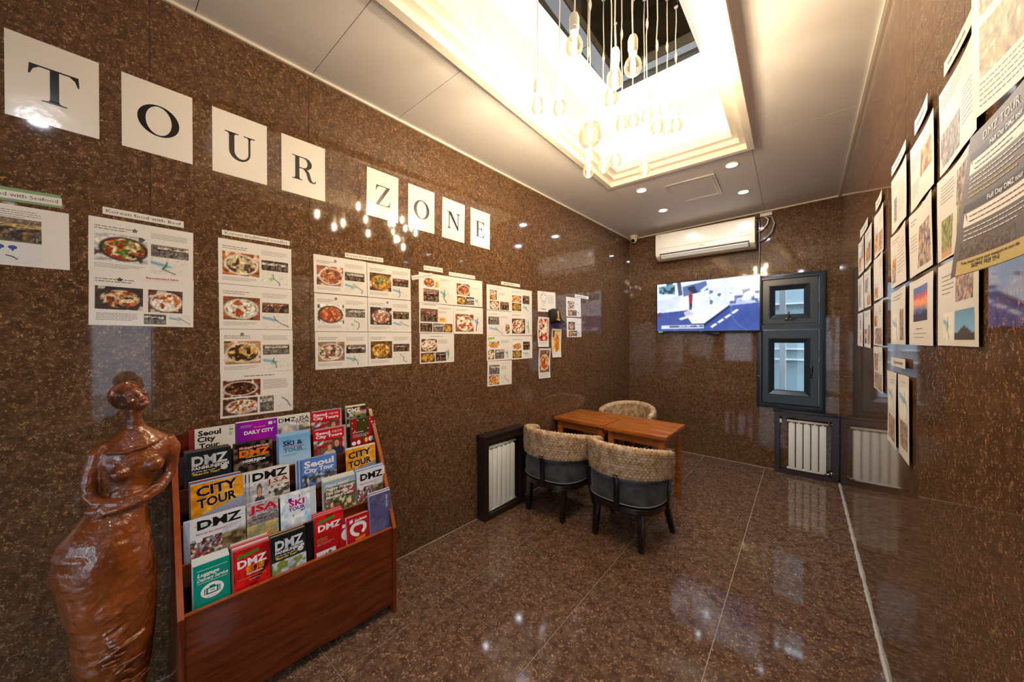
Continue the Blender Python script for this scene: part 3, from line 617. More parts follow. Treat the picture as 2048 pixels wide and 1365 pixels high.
# chef sheet
o = paper(LW, 2.905, 1.817, .286, .20, 1.8, 'white sheet with a line drawn chef hat and moustache near the corner', 'notice', 'notice_sheet', zf=lambda x, y: .02 * max(0, x / .286 + .1) ** 2, nx=8, ny=2)
g = G(); zf = lambda x, y: .02 * max(0, x / .286 + .1) ** 2
def stroke(g, pts, t, col, z=.0008, zf=None):
    for p, q in zip(pts[:-1], pts[1:]):
        p, q = Vector(p), Vector(q)
        if (q - p).length < 1e-6: continue
        d = (q - p).orthogonal().normalized() * t / 2; P = [p + d, p - d, q - d, q + d]
        g.add([(a.x, a.y, z + (zf(a.x, a.y) if zf else 0)) for a in P], [(0, 1, 2, 3)], lin(col))
for cx, cy, r_, a0, a1 in ((-.075, .045, .022, 60, 270), (-.048, .060, .026, 0, 180), (-.018, .045, .022, -90, 120)): stroke(g, [(a, b) for a, b in arc(cx, cy, r_, r_, a0, a1, 14)], .0035, (30, 30, 34), zf=zf)
stroke(g, [(-.075, .024), (-.072, .002), (-.024, .002), (-.018, .024)], .0035, (30, 30, 34), zf=zf)
for cx in (-.062, -.034): stroke(g, arc(cx, -.015, .010, .008, 0, 360, 12), .002, (30, 30, 34), zf=zf)
g.poly([(-.066, -.044), (-.048, -.036), (-.03, -.044), (-.048, -.041)], .0012, lin((30, 30, 34)))
text(g, 'Restaurants', -.048, -.078, .012, (40, 40, 44), align='c', serif=True, zf=zf, z=.001)
words(g, .02, .06, .12, 8, .011, .004, zf=zf, rs=random.Random(9)); g.build('drawing', M_PRINT, o)
# tall food cards (narrow printed cards that curl away from the wall)
def card(u, v, w, h, rot, taper, label, food, plate, cap_):
    zf = lambda x, y: .016 * (y / h * 2) ** 2 * .5
    M = LW @ T(u, v, .001) @ RZ(math.radians(rot)); g = G(); n = 10
    L = [[(sx * (w / 2) * (1 - taper * abs(q / n - .75)), -h / 2 + h * q / n) for sx in (-1, 1)] for q in range(n + 1)]
    vs = [(x, y, zf(x, y)) for l in L for x, y in l] + [(x, y, zf(x, y) + .0005) for l in L for x, y in l]; m_ = 2 * (n + 1)
    fs = [(2 * q + 2, 2 * q + 3, 2 * q + 1, 2 * q) for q in range(n)] + [(m_ + 2 * q, m_ + 2 * q + 1, m_ + 2 * q + 3, m_ + 2 * q + 2) for q in range(n)] + [(2 * q, 2 * q + 1, m_ + 2 * q + 1, m_ + 2 * q)[::-1] for q in (0, n)]
    o = tag(G().add(vs, fs).build('food_card', M_PAPER, None, M), label, 'card')
    bgc, rim, fills = FOODS[food]
    picture(o, 'food_photo', -w * .40, -h * .30, w * .40, h * .44, 26, lambda a, b: pic_food(a, b, 77 + len(label), bgc, rim, fills, plate), zf=lambda x, y: zf(x, y) + .0012)
    g = G(); words(g, -w * .36, -h * .36, w * .3, cap_, .012, .0034, zf=zf, z=.0016, rs=random.Random(2)); g.build('small_print', M_PRINT, o)
card(2.848, 1.515, .185, .294, -.8, .10, 'tall food card with a red pizza photo beside the black cap', 'pizza', (.5, .5, .62, .62), 2)
card(3.072, 1.404, .175, .295, .2, .14, 'tall food card with orange drink photo, right of the other food cards', 'beer', (.5, .6, .4, .5), 1)
card(2.867, 1.206, .195, .295, -1.2, .05, 'lowest tall food card with a pasta plate photo', 'pasta', (.5, .55, .5, .36), 3)
# black cap with golden figure
cp = thing('cap', 'black cap with a golden figure one pinned above the food cards', 'cap', LW @ T(3.02, 1.675, .002) @ RZ(math.radians(4)))
g = G(); n = 14
prof = [(-.072, -.055), (-.085, .065), (-.02, .082), (.052, .074), (.072, .0), (.10, -.05), (.03, -.068)]
ls = []
for k, (s, z) in enumerate(((1, 0), (1, .02), (.9, .045), (.6, .06))): ls.append([(x * s, y * s, z) for x, y in prof][::-1])
g.loops([l[::-1] for l in ls], cap0=True, cap1=True); g.build('crown', mat('cap_cloth', (24, 24, 30), 0.8), cp, smooth=True, auto=.8)
g = G(); g.loops([[(-.072, -.055, 0), (.02, -.066, 0), (.115, -.055, 0), (.135, -.045, .01)], [(-.07, -.06, .05), (.02, -.078, .085), (.11, -.062, .07), (.14, -.046, .02)]], closed_ring=False); g.add(list(g.v), [f[::-1] for f in g.f])
g.build('peak', mat('cap_cloth'), cp, smooth=True)
g = G(); g.prism([(-.018, .05), (.012, .058), (.012, -.03), (.03, -.034), (.03, -.048), (-.03, -.036), (-.03, -.022), (-.012, -.026), (-.012, .03), (-.024, .03)], T(0, 0, 0), .058, .063); g.build('figure', mat('gold_embroidery', (206, 150, 40), 0.4), cp)
# heading strips
def strip(M, u, v, w, h, rot, s, label, size=.013, tw=.92, m=None, off=.0012, serif=True, lo=.3):
    o = paper(M, u, v, w, h, rot, label, 'label', 'heading_strip', off=off, m=m)
    if s == '~': g = G(); words(g, -w * .38, -.004, w * .36, 1, .01, .010, (96, 92, 92), rs=random.Random(int(u * 100))); g.build('small_print', M_PRINT, o)
    elif s: g = G(); text(g, s, 0, -size * .42, size, (58, 54, 54), align='c', width=w * tw, serif=serif, fat=-.004); g.build('lettering', M_PRINT, o)
    return o
strip(LW, -.192, 1.948, .245, .047, 2.2, '', 'green backing strip behind the Seafood heading', m=mat('green_card', (126, 160, 112), .4), off=.0006)
strip(LW, -.180, 1.947, .225, .027, 2.2, 'Korean food with Seafood', 'white heading strip reading Seafood on green backing, far left', .0125, off=.0014)
strip(LW, .145, 1.949, .231, .028, -.6, 'Korean food with Beef', 'white heading strip reading Korean food with Beef')
strip(LW, .528, 1.947, .275, .024, .6, 'Korean traditional noodles', 'white heading strip reading Korean traditional noodles')
strip(LW, 1.066, 1.942, .236, .027, 1.6, 'Korean food with Pork', 'white heading strip reading Korean food with Pork')
strip(LW, 1.562, 1.946, .162, .032, 1.0, 'Korean Chi Maek', 'white heading strip reading Korean Chi Maek', .011, serif=False)
strip(LW, 1.469, 1.881, .172, .029, 14, '(chicken and beer)', 'tilted white strip reading chicken and beer', .011, off=.003, serif=False)
strip(LW, 1.828, 1.934, .258, .027, .8, 'Korean food with Chicken', 'white heading strip reading Korean food with Chicken', .010)
strip(LW, 2.378, 1.930, .246, .027, .5, '~', 'white heading strip above the international menu block', .010)
strip(LW, 3.572, 1.925, .299, .034, .3, '~', 'white heading strip above the two sheets near the corner', .010)
M_PRINT_L, M_PAPER_L = M_PRINT, M_PAPER
M_PRINT, M_PAPER = printed('matt_print', 0.5), mat('matt_paper', (214, 208, 202), 0.45)
# ------------------------------------------------------------------ tour sheets on the right wall (edges lift and curl)
def rsheet(u, v, w, h, rot, curl, lab, pics, rows, seed, off=.0008, name='tour_sheet', cat='tour sheet', m=None):
    rs = random.Random(seed); c1, c2 = curl
    c1, c2 = c1 * .55, c2 * .5
    zf = lambda x, y: c1 * (x / w + .5) ** 2 + c2 * (.5 - x / w) ** 2 + .0018 * math.sin(x * 20 + seed) * math.cos(y * 12 + seed)
    o = paper(RW, u, v, w, h, rot, lab, cat, name, off=off, zf=zf, nx=14, ny=5, m=m)
    X = lambda q: -w / 2 + q * w
    Y = lambda q: h / 2 - q * h
    for i, (x0, y0, x1, y1, kind) in enumerate(pics):
        fn = (lambda a, b: pic_map(a, b, seed + i)) if kind == 'map' else (lambda a, b: pic_scene(a, b, seed + i * 3, kind))
        picture(o, 'map_print' if kind == 'map' else 'view_photo', X(x0), Y(y1), X(x1), Y(y0), int(10 + 40 * (x1 - x0)), fn, zf=zf, z=.00055)
    g = G()
    for x0, y0, x1, n, p, s_ in rows: words(g, X(x0), Y(y0), X(x1), n, p, s_, (84, 78, 76), zf=zf, z=.0006, rs=rs)
    if rows: g.build('small_print', M_PRINT, o)
    return o
c0 = (.012, .004)
rsheet(-1.307, 1.983, A4W, .216, -.6, (.020, .004), 'white tour sheet with a grey stone photo, top of the column nearest the posters', [(.03, .44, .22, .80, 'gold'), (.06, .52, .60, .93, 'rock')], [(.04, .10, .6, 4, .009, .003), (.64, .40, .96, 8, .011, .0035)], 1)
rsheet(-1.318, 1.756, A4W, .216, -.4, (.016, .004), 'white tour sheet with three forest photos, middle of the column nearest the posters', [(.50, .10, .92, .48, 'city'), (.12, .52, .42, .98, 'forest'), (.54, .46, .94, .96, 'forest')], [(.10, .12, .46, 6, .0085, .0035)], 2)
rsheet(-1.312, 1.532, A4W, A4H, .2, (.008, .004), 'white tour sheet with dark hill against blue sky, bottom of the column nearest the posters', [(.46, .12, .90, .50, 'city'), (.44, .60, .92, .93, 'hill'), (.14, .60, .40, .93, 'map')], [(.10, .16, .42, 5, .011, .0035)], 3)
rsheet(-1.634, 1.977, A4W, A4H, 0, c0, 'white tour sheet with one golden temple photo, top of column two from the posters', [(.46, .10, .92, .66, 'gold')], [(.05, .22, .42, 5, .009, .003), (.05, .62, .40, 5, .010, .003)], 4)
rsheet(-1.642, 1.755, A4W, A4H, .2, c0, 'white tour sheet with a city lights collage photo, middle of column two from the posters', [(.40, .30, .92, .92, 'city')], [(.08, .14, .3, 2, .011, .005), (.06, .38, .34, 5, .012, .003)], 5)
rsheet(-1.642, 1.529, A4W, A4H, .1, (.007, .003), 'white tour sheet with one sunset photo, bottom of column two from the posters', [(.16, .12, .80, .64, 'dusk')], [(.28, .76, .68, 1, .01, .005), (.20, .83, .80, 2, .012, .0028)], 6)
rsheet(-1.966, 1.981, A4W, .216, -.4, c0, 'white tour sheet with small photo at its left, top of column three from the posters', [(.14, .40, .36, .84, 'rock')], [(.06, .14, .5, 3, .011, .003), (.46, .22, .94, 10, .013, .003)], 7)
rsheet(-1.967, 1.754, A4W, A4H, -.2, c0, 'white tour sheet with two small side photos, middle of column three from the posters', [(.08, .40, .34, .66, 'gold'), (.08, .66, .34, .92, 'city')], [(.08, .12, .5, 2, .011, .004), (.42, .24, .92, 9, .014, .003)], 8)
rsheet(-1.963, 1.528, A4W, A4H, .1, c0, 'white tour sheet with a narrow street photo, bottom of column three from the posters', [(.58, .38, .88, .92, 'city'), (.10, .42, .50, .92, 'map')], [(.12, .12, .8, 2, .012, .005)], 9)
for i, (v, lab, pics) in enumerate(((1.955, 'top of column four from the posters, two narrow photos', [(.06, .30, .38, .88, 'gold'), (.52, .52, .92, .95, 'city')]), (1.739, 'second of column four from the posters, one small brown photo', [(.08, .60, .44, .95, 'gold')]), (1.517, 'third of column four from the posters, orange group photo', [(.05, .2, .3, .55, 'gold'), (.12, .60, .90, .97, 'city')]), (1.300, 'lowest of column four from the posters, hanging below the others', [(.06, .16, .46, .55, 'city'), (.06, .60, .92, .97, 'city')]))):
    rsheet(-2.419, v, A4W, A4H, (-1.5, -1.0, 0, .2)[i], c0, 'white tour sheet, ' + lab, pics, [(.5, .14, .9, 4, .011, .004)], 20 + i)
for i, (u, v, lab, pics) in enumerate(((-3.075, 1.957, 'top right of the farthest column pair', [(.1, .3, .45, .9, 'gold'), (.5, .2, .9, .6, 'city')]), (-2.775, 1.957, 'top left of the farthest column pair, nearer the fourth column', [(.1, .3, .45, .9, 'gold'), (.5, .4, .9, .9, 'city')]), (-3.09, 1.727, 'middle of the farthest column pair, far side', [(.1, .2, .5, .9, 'city')]), (-2.79, 1.727, 'middle of the farthest column pair, near side with orange photo', [(.1, .2, .5, .6, 'city'), (.4, .6, .9, .95, 'gold')]), (-3.10, 1.502, 'bottom of the farthest column pair, far side', [(.3, .2, .6, .5, 'city'), (.3, .55, .6, .9, 'gold')]), (-2.798, 1.500, 'bottom of the farthest column pair, near side with purple photos', [(.1, .5, .4, .9, 'dusk'), (.6, .4, .9, .9, 'city')]))):
    rsheet(u, v, A4W, A4H, -.8, (.01, .004), 'white tour sheet, ' + lab.replace('top right', 'top far side').replace('top left', 'top near side'), pics, [(.1, .1, .7, 2, .011, .004)], 40 + i)
rsheet(-2.082, 1.162, A4H, A4W, .6, (.010, .004), 'narrow looking upright market sheet, far one of two under the small strip', [(.1, .60, .88, .93, 'city'), (.12, .18, .88, .52, 'map')], [(.3, .12, .8, 2, .01, .003)], 60)
rsheet(-1.856, 1.164, A4H, A4W, .8, (.014, .004), 'upright market sheet with a blue river map, near one of two under the small strip', [(.15, .56, .86, .88, 'city'), (.1, .14, .92, .52, 'map')], [(.2, .09, .7, 1, .01, .003)], 61)
def rstrip(u, v, w, h, rot, lab, s=None, size=.013):
    zf = lambda x, y: .008 * (x / w + .4) ** 2
    o = paper(RW, u, v, w, h, rot, lab, 'label', 'heading_strip', off=.003, zf=zf, nx=8)
    g = G()
    if s: text(g, s, 0, -size * .45, size, (70, 64, 62), align='c', width=w * .62, serif=True, zf=zf, z=.00055)
    else: words(g, -w * .36, -.004, w * .36, 1, .01, .010, (120, 110, 104), zf=zf, z=.001, rs=random.Random(int(-u * 100)))
    g.build('lettering', M_PRINT, o)
rstrip(-1.299, 2.135, .235, .036, -2.5, 'long white heading strip above the column nearest the posters')
rstrip(-1.632, 2.130, .19, .046, -1.2, 'white heading strip above column two from the posters')
rstrip(-1.962, 2.126, .30, .037, -2.0, 'white heading strip above column three from the posters')
rstrip(-2.411, 2.104, .228, .045, -1.2, 'white heading strip above column four from the posters')
rstrip(-2.936, 2.100, .40, .05, -2.5, 'white heading strip above the farthest column pair')
rstrip(-1.955, 1.354, .30, .035, .6, 'small white strip reading Supermarket above two upright sheets', 'Supermarket', .013)
# two posters nearest the camera
def poster(u, v, w, h, rot, m, lab, zf, name='tour_poster'):
    return paper(RW, u, v, w, h, rot, lab, 'poster', name, off=.006, zf=zf, nx=10, ny=10, m=m)
z1 = lambda x, y: .020 * (.5 - x / .215) ** 2 + .004 * (.5 + y / .30)
o = poster(-1.005, 2.022, .215, .300, -1.5, M_PAPER, 'white poster with blue street photos at the top right, curling off the wall', z1)
for a in ((-.085, .035, .06, .12), (-.085, -.082, .06, .015)): picture(o, 'view_photo', a[0], a[1], a[2], a[3], 40, lambda X, Y: pic_scene(X, Y, 71 + int(a[1] * 100), 'city'), zf=z1, z=.0006)
g = G(); words(g, -.085, -.095, .09, 5, .010, .0042, zf=z1, z=.0006, rs=random.Random(8)); words(g, .065, .12, .1, 9, .011, .004, zf=z1, z=.0006, rs=random.Random(8)); g.build('small_print', M_PRINT, o)
z2 = lambda x, y: .030 * (.5 - x / .21) ** 2 * (.4 + (.5 - y / .30)) + .002
o = poster(-1.035, 1.718, .21, .285, 3.5, mat('poster_dark_grey', (96, 84, 86), .5), 'dark grey DMZ tour poster with a yellow footer hanging at the right edge', z2)
g = G(); Z = dict(zf=z2, z=.0012)
text(g, 'DMZ TOUR', .005, .112, .017, (226, 214, 206), align='c', fat=0, **Z)
def band(y0, y1, col, x0=-.095, x1=.1, z=.0006):
    n = 8
    for k in range(n):
        a, b = x0 + (x1 - x0) * k / n, x0 + (x1 - x0) * (k + 1) / n
        g.add([(a, y0, z + z2(a, y0)), (b, y0, z + z2(b, y0)), (b, y1, z + z2(b, y1)), (a, y1, z + z2(a, y1))], [(0, 1, 2, 3)], lin(col))
for yy, s in ((.092, 'Half Day DMZ tour'), (-.012, 'Full Day DMZ tour')):
    band(yy - .004, yy + .012, (44, 38, 40)); text(g, s, -.03, yy - .001, .0095, (236, 230, 226), align='l', **Z)
    band(yy - .034, yy - .007, (232, 226, 220), -.09, .1); words(g, -.075, yy - .017, .095, 2, .010, .0036, (120, 80, 60), **Z)
    g.poly([(-.088 + .006 * math.cos(t), yy - .02 + .013 * math.sin(t)) for t in [q * PI / 8 for q in range(16)]], z2(-.088, yy) + .0013, lin((206, 90, 40)))
    words(g, -.085, yy - .044, .095, 3, .009, .0038, (222, 214, 208), **Z); words(g, -.085, yy - .071, .095, 2 if yy > 0 else 0, .009, .0038, (196, 176, 90), **Z)
band(-.141, -.112, (196, 172, 106)); text(g, 'You must carry your passport on tour day', -.085, -.122, .006, (50, 40, 36), **Z); text(g, '일본어 여권 안내', -.06, -.132, .007, (50, 40, 36), **Z)
g.build('lettering', M_PRINT, o)
for a in ((-.092, -.110, -.022, -.079), (-.018, -.110, .045, -.079)): picture(o, 'view_photo', a[0], a[1], a[2], a[3], 24, lambda X, Y: pic_scene(X, Y, 90 + int(a[0] * 300), 'city') * .6, zf=z2, z=.0006)

M_PRINT, M_PAPER = M_PRINT_L, M_PAPER_L
# ------------------------------------------------------------------ back wall: window, television, air conditioner, camera, radiators
wn = struct(link('window_1', None)); wn.matrix_world = BW.copy()
g = G().mitre([(-.400, .685, .180, 2.145, 0.001), (-.400, .685, .180, 2.145, .030), (-.392, .693, .172, 2.137, .034), (-.355, .730, .135, 2.100, .034), (-.350, .735, .130, 2.095, .012), (-.350, .735, .130, 2.095, -.09)])
g.box(-.352, 1.545, -.06, .132, 1.600, .030)
g.build('window_frame', M_FRAME, wn, auto=.5)
def sash(x0, y0, x1, y1, px0, py0, px1, py1):
    s = G().mitre([(x0, y0, x1, y1, -.04), (x0, y0, x1, y1, .046), (x0 + .006, y0 + .006, x1 - .006, y1 - .006, .050), (px0 - .052, py0 - .052, px1 + .052, py1 + .052, .050), (px0 - .050, py0 - .050, px1 + .050, py1 + .050, .044), (px0 - .047, py0 - .047, px1 + .047, py1 + .047, .044), (px0 - .045, py0 - .045, px1 + .045, py1 + .045, .050), (px0 - .006, py0 - .006, px1 + .006, py1 + .006, .022), (px0 - .006, py0 - .006, px1 + .006, py1 + .006, .010), (px0, py0, px1, py1, .008), (px0, py0, px1, py1, -.02)])
    f = s.build('window_sash', M_FRAME, wn, auto=.4)
    G().mitre([(px0 - .007, py0 - .007, px1 + .007, py1 + .007, .0105), (px0, py0, px1, py1, .0095), (px0, py0, px1, py1, .002)]).build('gasket', M_RUBBER, f)
    G().box(px0, py0, -.004, px1, py1, .001).build('window_pane', M_GLASS, f)
    return f
s1 = sash(-.347, 1.603, .127, 2.092, -.235, 1.712, .006, 1.975)
s2 = sash(-.347, .738, .127, 1.542, -.242, .885, .010, 1.400)
h = G().box(-.150, 1.640, .050, -.080, 1.668, .062); h.box(-.128, 1.655, .062, -.108, 1.735, .076); h.box(-.122, 1.655, .062, -.055, 1.664, .072); h.build('window_handle', M_DKPLASTIC, s1, bevel=.003)
h = G().box(.055, 1.095, .050, .082, 1.165, .062); h.box(.060, 1.040, .060, .076, 1.150, .078); h.build('window_handle', M_DKPLASTIC, s2, bevel=.003)
h = G().box(-.390, 1.02, .03, -.376, 1.034, .04).build('rivet', M_STEEL, wn, bevel=.003)
# television
tv = thing('television', 'wide flat television showing a bright aerial street picture on the back wall', 'television', BW @ T(-.922, 1.849, 0))
G().box(-.56, -.318, .045, .56, .318, .075).build('casing', M_DKPLASTIC, tv, bevel=.006)
G().mitre([(-.56, -.318, .56, .318, .072), (-.56, -.318, .56, .318, .080), (-.552, -.304, .552, .310, .080), (-.552, -.304, .552, .310, .076)]).build('bezel', M_DKPLASTIC, tv)
G().box(-.16, -.16, 0, .16, .16, .046).build('wall_mount', M_DKPLASTIC, tv)
b = G().box(.02, -.355, .03, .16, -.318, .055); b.box(.06, -.345, .055, .10, -.325, .062); b.build('sensor_box', M_DKPLASTIC, tv, bevel=.003)
for x in (-.10, .045): G().tube([(x, .30, .05), (x, .335, .046), (x + .003, .40, .03)], .004, 6).build('antenna_cable', M_DKPLASTIC, tv)
g = G(); text(g, 'SAMSUNG', -.03, -.314, .006, (150, 150, 156), align='c', z=.0805); g.build('maker_mark', M_PRINT, tv)
g = G()
for k in range(3): g.box(-.53 + k * .018, -.318, .076, -.522 + k * .018, -.310, .0815)
g.build('status_light', mat('green_led', (60, 220, 60), emit=((.1, .9, .2), 2.0)), tv)
def tvpic(X, Y):
    U = X / X.max(); img = np.ones(X.shape + (3,)) * np.array((226, 234, 252.)); n = vnoise(X, Y, 3, 6)
    road = ((Y > .62 - .12 * U) | ((Y > .55) & (U > .7))) * 1.0; img = blend(img, road, (64, 84, 156)); img = blend(img, ((U > .74) & (Y > .42) & (Y < .98)) * soft(.06 - .5 * np.hypot(U - .98, (Y - .9) * .6) + .12, .2), (96, 124, 196))
    def pg(pts, col, a=1.0):
        nonlocal img
        m = np.zeros(X.shape, bool); q = len(pts); j = q - 1
        for i in range(q):
            xi, yi = pts[i]; xj, yj = pts[j]; m ^= ((yi > Y) != (yj > Y)) & (U < (xj - xi) * (Y - yi) / (yj - yi + 1e-9) + xi); j = i
        img = blend(img, m * a, col)
    pg([(0, .35), (.25, .27), (.26, .5), (0, .62)], (214, 224, 244)); pg([(.02, .06), (.2, .04), (.2, .24), (.02, .2)], (96, 150, 168)); img = blend(img, (vnoise(X, Y, 5, 22) > .6) * (U < .2) * (Y < .22) * (U > .02) * .8, (36, 50, 70))
    pg([(.22, 0), (.26, 0), (.28, .26), (.24, .28)], (70, 84, 120)); pg([(.28, .1), (.52, .02), (.54, .2), (.38, .26), (.29, .3)], (92, 110, 160)); pg([(.33, .12), (.4, .09), (.44, .24), (.37, .25)], (40, 52, 90)); pg([(.46, .2), (.53, .1), (.54, .15), (.48, .24)], (226, 236, 252))
    pg([(.22, .44), (.5, .30), (.56, .36), (.27, .58)], (236, 242, 254)); pg([(.30, .62), (.54, .44), (.74, .52), (.5, .86), (.38, .86)], (236, 242, 252)); pg([(.38, .86), (.5, .86), (.74, .52), (.74, .56), (.51, .91), (.38, .90)], (34, 44, 92))
    pg([(.29, .62), (.34, .58), (.42, .68), (.32, .74)], (206, 196, 220)); pg([(.24, .74), (.42, .66), (.43, .69), (.26, .78)], (222, 230, 250)); img = blend(img, ((vnoise(X, Y, 8, 15) > .68) & (U > .55) & (Y > .2) & (Y < .5)) * .75, (60, 74, 120)); img = blend(img, ((vnoise(X, Y, 9, 10) > .55) & (U > .72) & (Y < .45)) * .9, (250, 252, 255))
    for k in range(4): cx = .56 + k * .065; cy = .92 - k * .085; pg([(cx, cy), (cx + .05, cy - .065), (cx + .07, cy - .04), (cx + .02, cy + .03)], (236, 240, 250))
    img = blend(img, soft(np.abs(np.hypot((U - 1.02) * 1.6, Y - .62) - .42) - .004, .02) * .5, (150, 176, 230))
    pg([(.345, .28), (.365, .24), (.385, .28), (.38, .44), (.35, .44)], (150, 40, 60)); pg([(.352, .44), (.38, .44), (.376, .58), (.366, .58), (.365, .48), (.362, .58), (.354, .58)], (36, 44, 84)); img = blend(img, soft(np.hypot((U - .365) * 1.75, Y - .225) - .026, .02), (120, 84, 80))
    pg([(.05, .88), (.50, .88), (.50, .955), (.05, .955)], (206, 214, 232)); pg([(.14, .89), (.49, .89), (.49, .925), (.14, .925)], (70, 80, 120)); img = blend(img, ((vnoise(X, Y, 12, 40) > .5) & (U > .15) & (U < .48) & (Y > .895) & (Y < .92)) * .8, (222, 228, 240))
    pg([(.84, .05), (.93, .05), (.93, .09), (.84, .09)], (150, 160, 190), .6); pg([(.0, .62), (.05, .60), (.03, .70), (0, .72)], (96, 60, 90))
    img *= (.95 + .09 * vnoise(X, Y, 21, 12))[..., None]
    for q in range(2): img = (img + np.roll(img, 1, 0) + np.roll(img, -1, 0) + np.roll(img, 1, 1) + np.roll(img, -1, 1)) / 5
    return np.clip(img, 0, 255)
picture(tv, 'screen', -.552, -.304, .552, .310, 260, tvpic, M_SCREEN, z=.0765)
# air conditioner with rounded front
ac = thing('air_conditioner', 'white wall mounted air conditioner under the ceiling of the back wall', 'air conditioner', BW @ T(-.925, 2.615, 0))
prof = [(0, -.155), (.10, -.165), (.165, -.150), (.205, -.115), (.218, -.06), (.220, .04), (.216, .145), (.205, .162), (0, .162)]
side = frame((0, 0, 0), (0, 0, 1), (0, 1, 0), (-1, 0, 0))
G().prism(prof, side, -.525, .525).build('casing', mat('warm_white_plastic', (236, 222, 200), .22), ac, bevel=.004)
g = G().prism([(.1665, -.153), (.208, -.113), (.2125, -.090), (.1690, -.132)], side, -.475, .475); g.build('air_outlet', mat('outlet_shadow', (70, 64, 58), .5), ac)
g = G().prism([(.176, -.1505), (.2105, -.116), (.2125, -.108), (.1760, -.144)], side, -.465, .465); g.build('flap', M_WHITE, ac)
g = G(); g.box(-.50, -.0305, .2175, .50, -.0285, .2215); g.build('panel_joint', mat('joint_grey', (150, 140, 128), .5), ac)
g = G(); text(g, 'LG', -.487, .118, .014, (110, 70, 74), align='l', z=.2195); text(g, 'WHISEN', 0, -.06, .011, (130, 120, 112), align='c', z=.2225); text(g, 'INVERTER', .40, .0, .008, (150, 140, 132), align='c', z=.2225); g.build('maker_mark', M_PRINT, ac)
G().box(.555, .19, .0, .665, .225, .06).build('cable_duct', M_WHITE, ac, bevel=.004)
G().tube([(.60, .195, .03), (.66, .17, .05), (.685, .09, .06), (.66, .0, .05), (.60, -.06, .03), (.535, -.08, .03)], .008, 8).build('cable', M_GREYCABLE, ac, smooth=True)
G().tube([(.59, .195, .03), (.63, .15, .04), (.62, .10, .04), (.575, .05, .03), (.53, .03, .03)], .007, 8).build('cable', M_WHITE, ac, smooth=True)
G().tube([(.555, .19, .012), (.5, .195, .012), (.42, .185, .012)], .006, 6).build('cable', M_DKPLASTIC, ac)
g = G().tube([(.545, .15, .006), (.547, -.2, .006), (.540, -.44, .006)], .012, 6); g.build('conduit', M_COVERWOOD, ac)
# dome camera in the corner
cc = thing('security_camera', 'small white dome security camera in the ceiling corner', 'camera', T(-1.775, 4.735, cz(-1.775, 4.735)))
G().lathe([(0, 0), (.056, 0), (.056, -.012), (.050, -.022), (0, -.022)][::-1], 24).build('base', M_WHITE, cc, smooth=True, auto=.6)
b = G().tube([(-.03, 0, -.02), (-.042, 0, -.05)], .010, 8); b.tube([(.03, 0, -.02), (.042, 0, -.05)], .010, 8); b.build('yoke', M_WHITE, cc, smooth=True)
b = G().lathe([(0.001, .042), (.030, .034), (.042, .012), (.043, -.012), (.034, -.036), (.026, -.040)], 22); e = b.build('eye', M_WHITE, cc, M=T(0, 0, -.052) @ Matrix.Rotation(math.radians(62), 4, 'X') @ RZ(0), smooth=True)
e.matrix_local = T(0, 0, -.052) @ Matrix.Rotation(math.radians(-62), 4, 'X'); G().lathe([(.026, -.038), (.022, -.030), (.001, -.028)], 18).build('lens', M_DKPLASTIC, e)
# radiators in dark wooden surrounds
def radiator(M, W, n, lab_r, lab_c, depth, x0, x1, valve, zt=.66, fw=.045):
    c = thing('radiator_cover', lab_c, 'radiator cover', M)
    q = G().mitre([(0, 0, W, zt, .001), (0, 0, W, zt, depth), (fw, fw, W - fw, zt - fw * 1.2, depth), (fw, fw, W - fw, zt - fw * 1.2, .001)]); q.build('surround', M_COVERWOOD, c, auto=.5)
    G().box(-.008, zt - .004, .0005, W + (.008 if W < .5 else 0), zt + .018, depth + .010).build('top_board', M_COVERWOOD, c, bevel=.003)
    t = thing('radiator', lab_r, 'radiator', M); p = (x1 - x0) / n
    sm = None
    for k in range(n):
        s = G().box(.004, .065, depth - .055, p - .005, .545, depth - .022)
        if sm is None: o_ = s.build('section', M_RAD, t, T(x0 + k * p, 0, 0), bevel=.004); sm = o_.data
        else: link('section', sm, t, T(x0 + k * p, 0, 0))
    g = G().tube([(x0 - .01, .567, depth - .035), (x1 + .012, .567, depth - .035)], .013, 10)
    for k in range(n): g.tube([(x0 + (k + .5) * p, .567, depth - .035), (x0 + (k + .5) * p, .54, depth - .035)], .009, 8)
    g.tube([(x0 - .01, .06, depth - .035), (x1 + .012, .06, depth - .035)], .012, 10); g.build('header_pipe', M_RAD, t, smooth=True)
    if valve:
        vx = x1 + .040; G().tube([(vx, .575, depth - .04), (vx, .075, depth - .04)], .006, 8).build('riser_pipe', M_COPPER, t, smooth=True)
        v = G().lathe([(0, .02), (.012, .02), (.018, .012), (.018, -.004), (.008, -.016), (.008, -.03), (0, -.03)][::-1], 14, (vx, .572, depth - .04)); v.build('valve', M_STEEL, t, smooth=True)
        v = G().lathe([(0, .014), (.014, .012), (.024, .004), (.022, -.006), (0, -.012)][::-1], 14, (vx, .072, depth - .03)); v.tube([(vx, .07, depth - .03), (x1 - .02, .062, depth - .03)], .010, 8); v.build('valve', M_STEEL, t, smooth=True)
    return c, t
cb, rb = radiator(BW @ T(-.237, .001, 0), .511, 5, 'white panel radiator with copper riser below the window', 'dark surround framing the radiator below the window', .075, .118, .428, True)
G().box(.028, .535, .03, .066, .580, .06).build('thermostat', M_WHITE, rb, bevel=.004)
radiator(LW @ T(1.975, .001, 0), .485, 6, 'pale panel radiator in the left wall surround beside the chairs', 'dark surround framing the radiator on the left wall', .090, .055, .385, False, .66, .045)
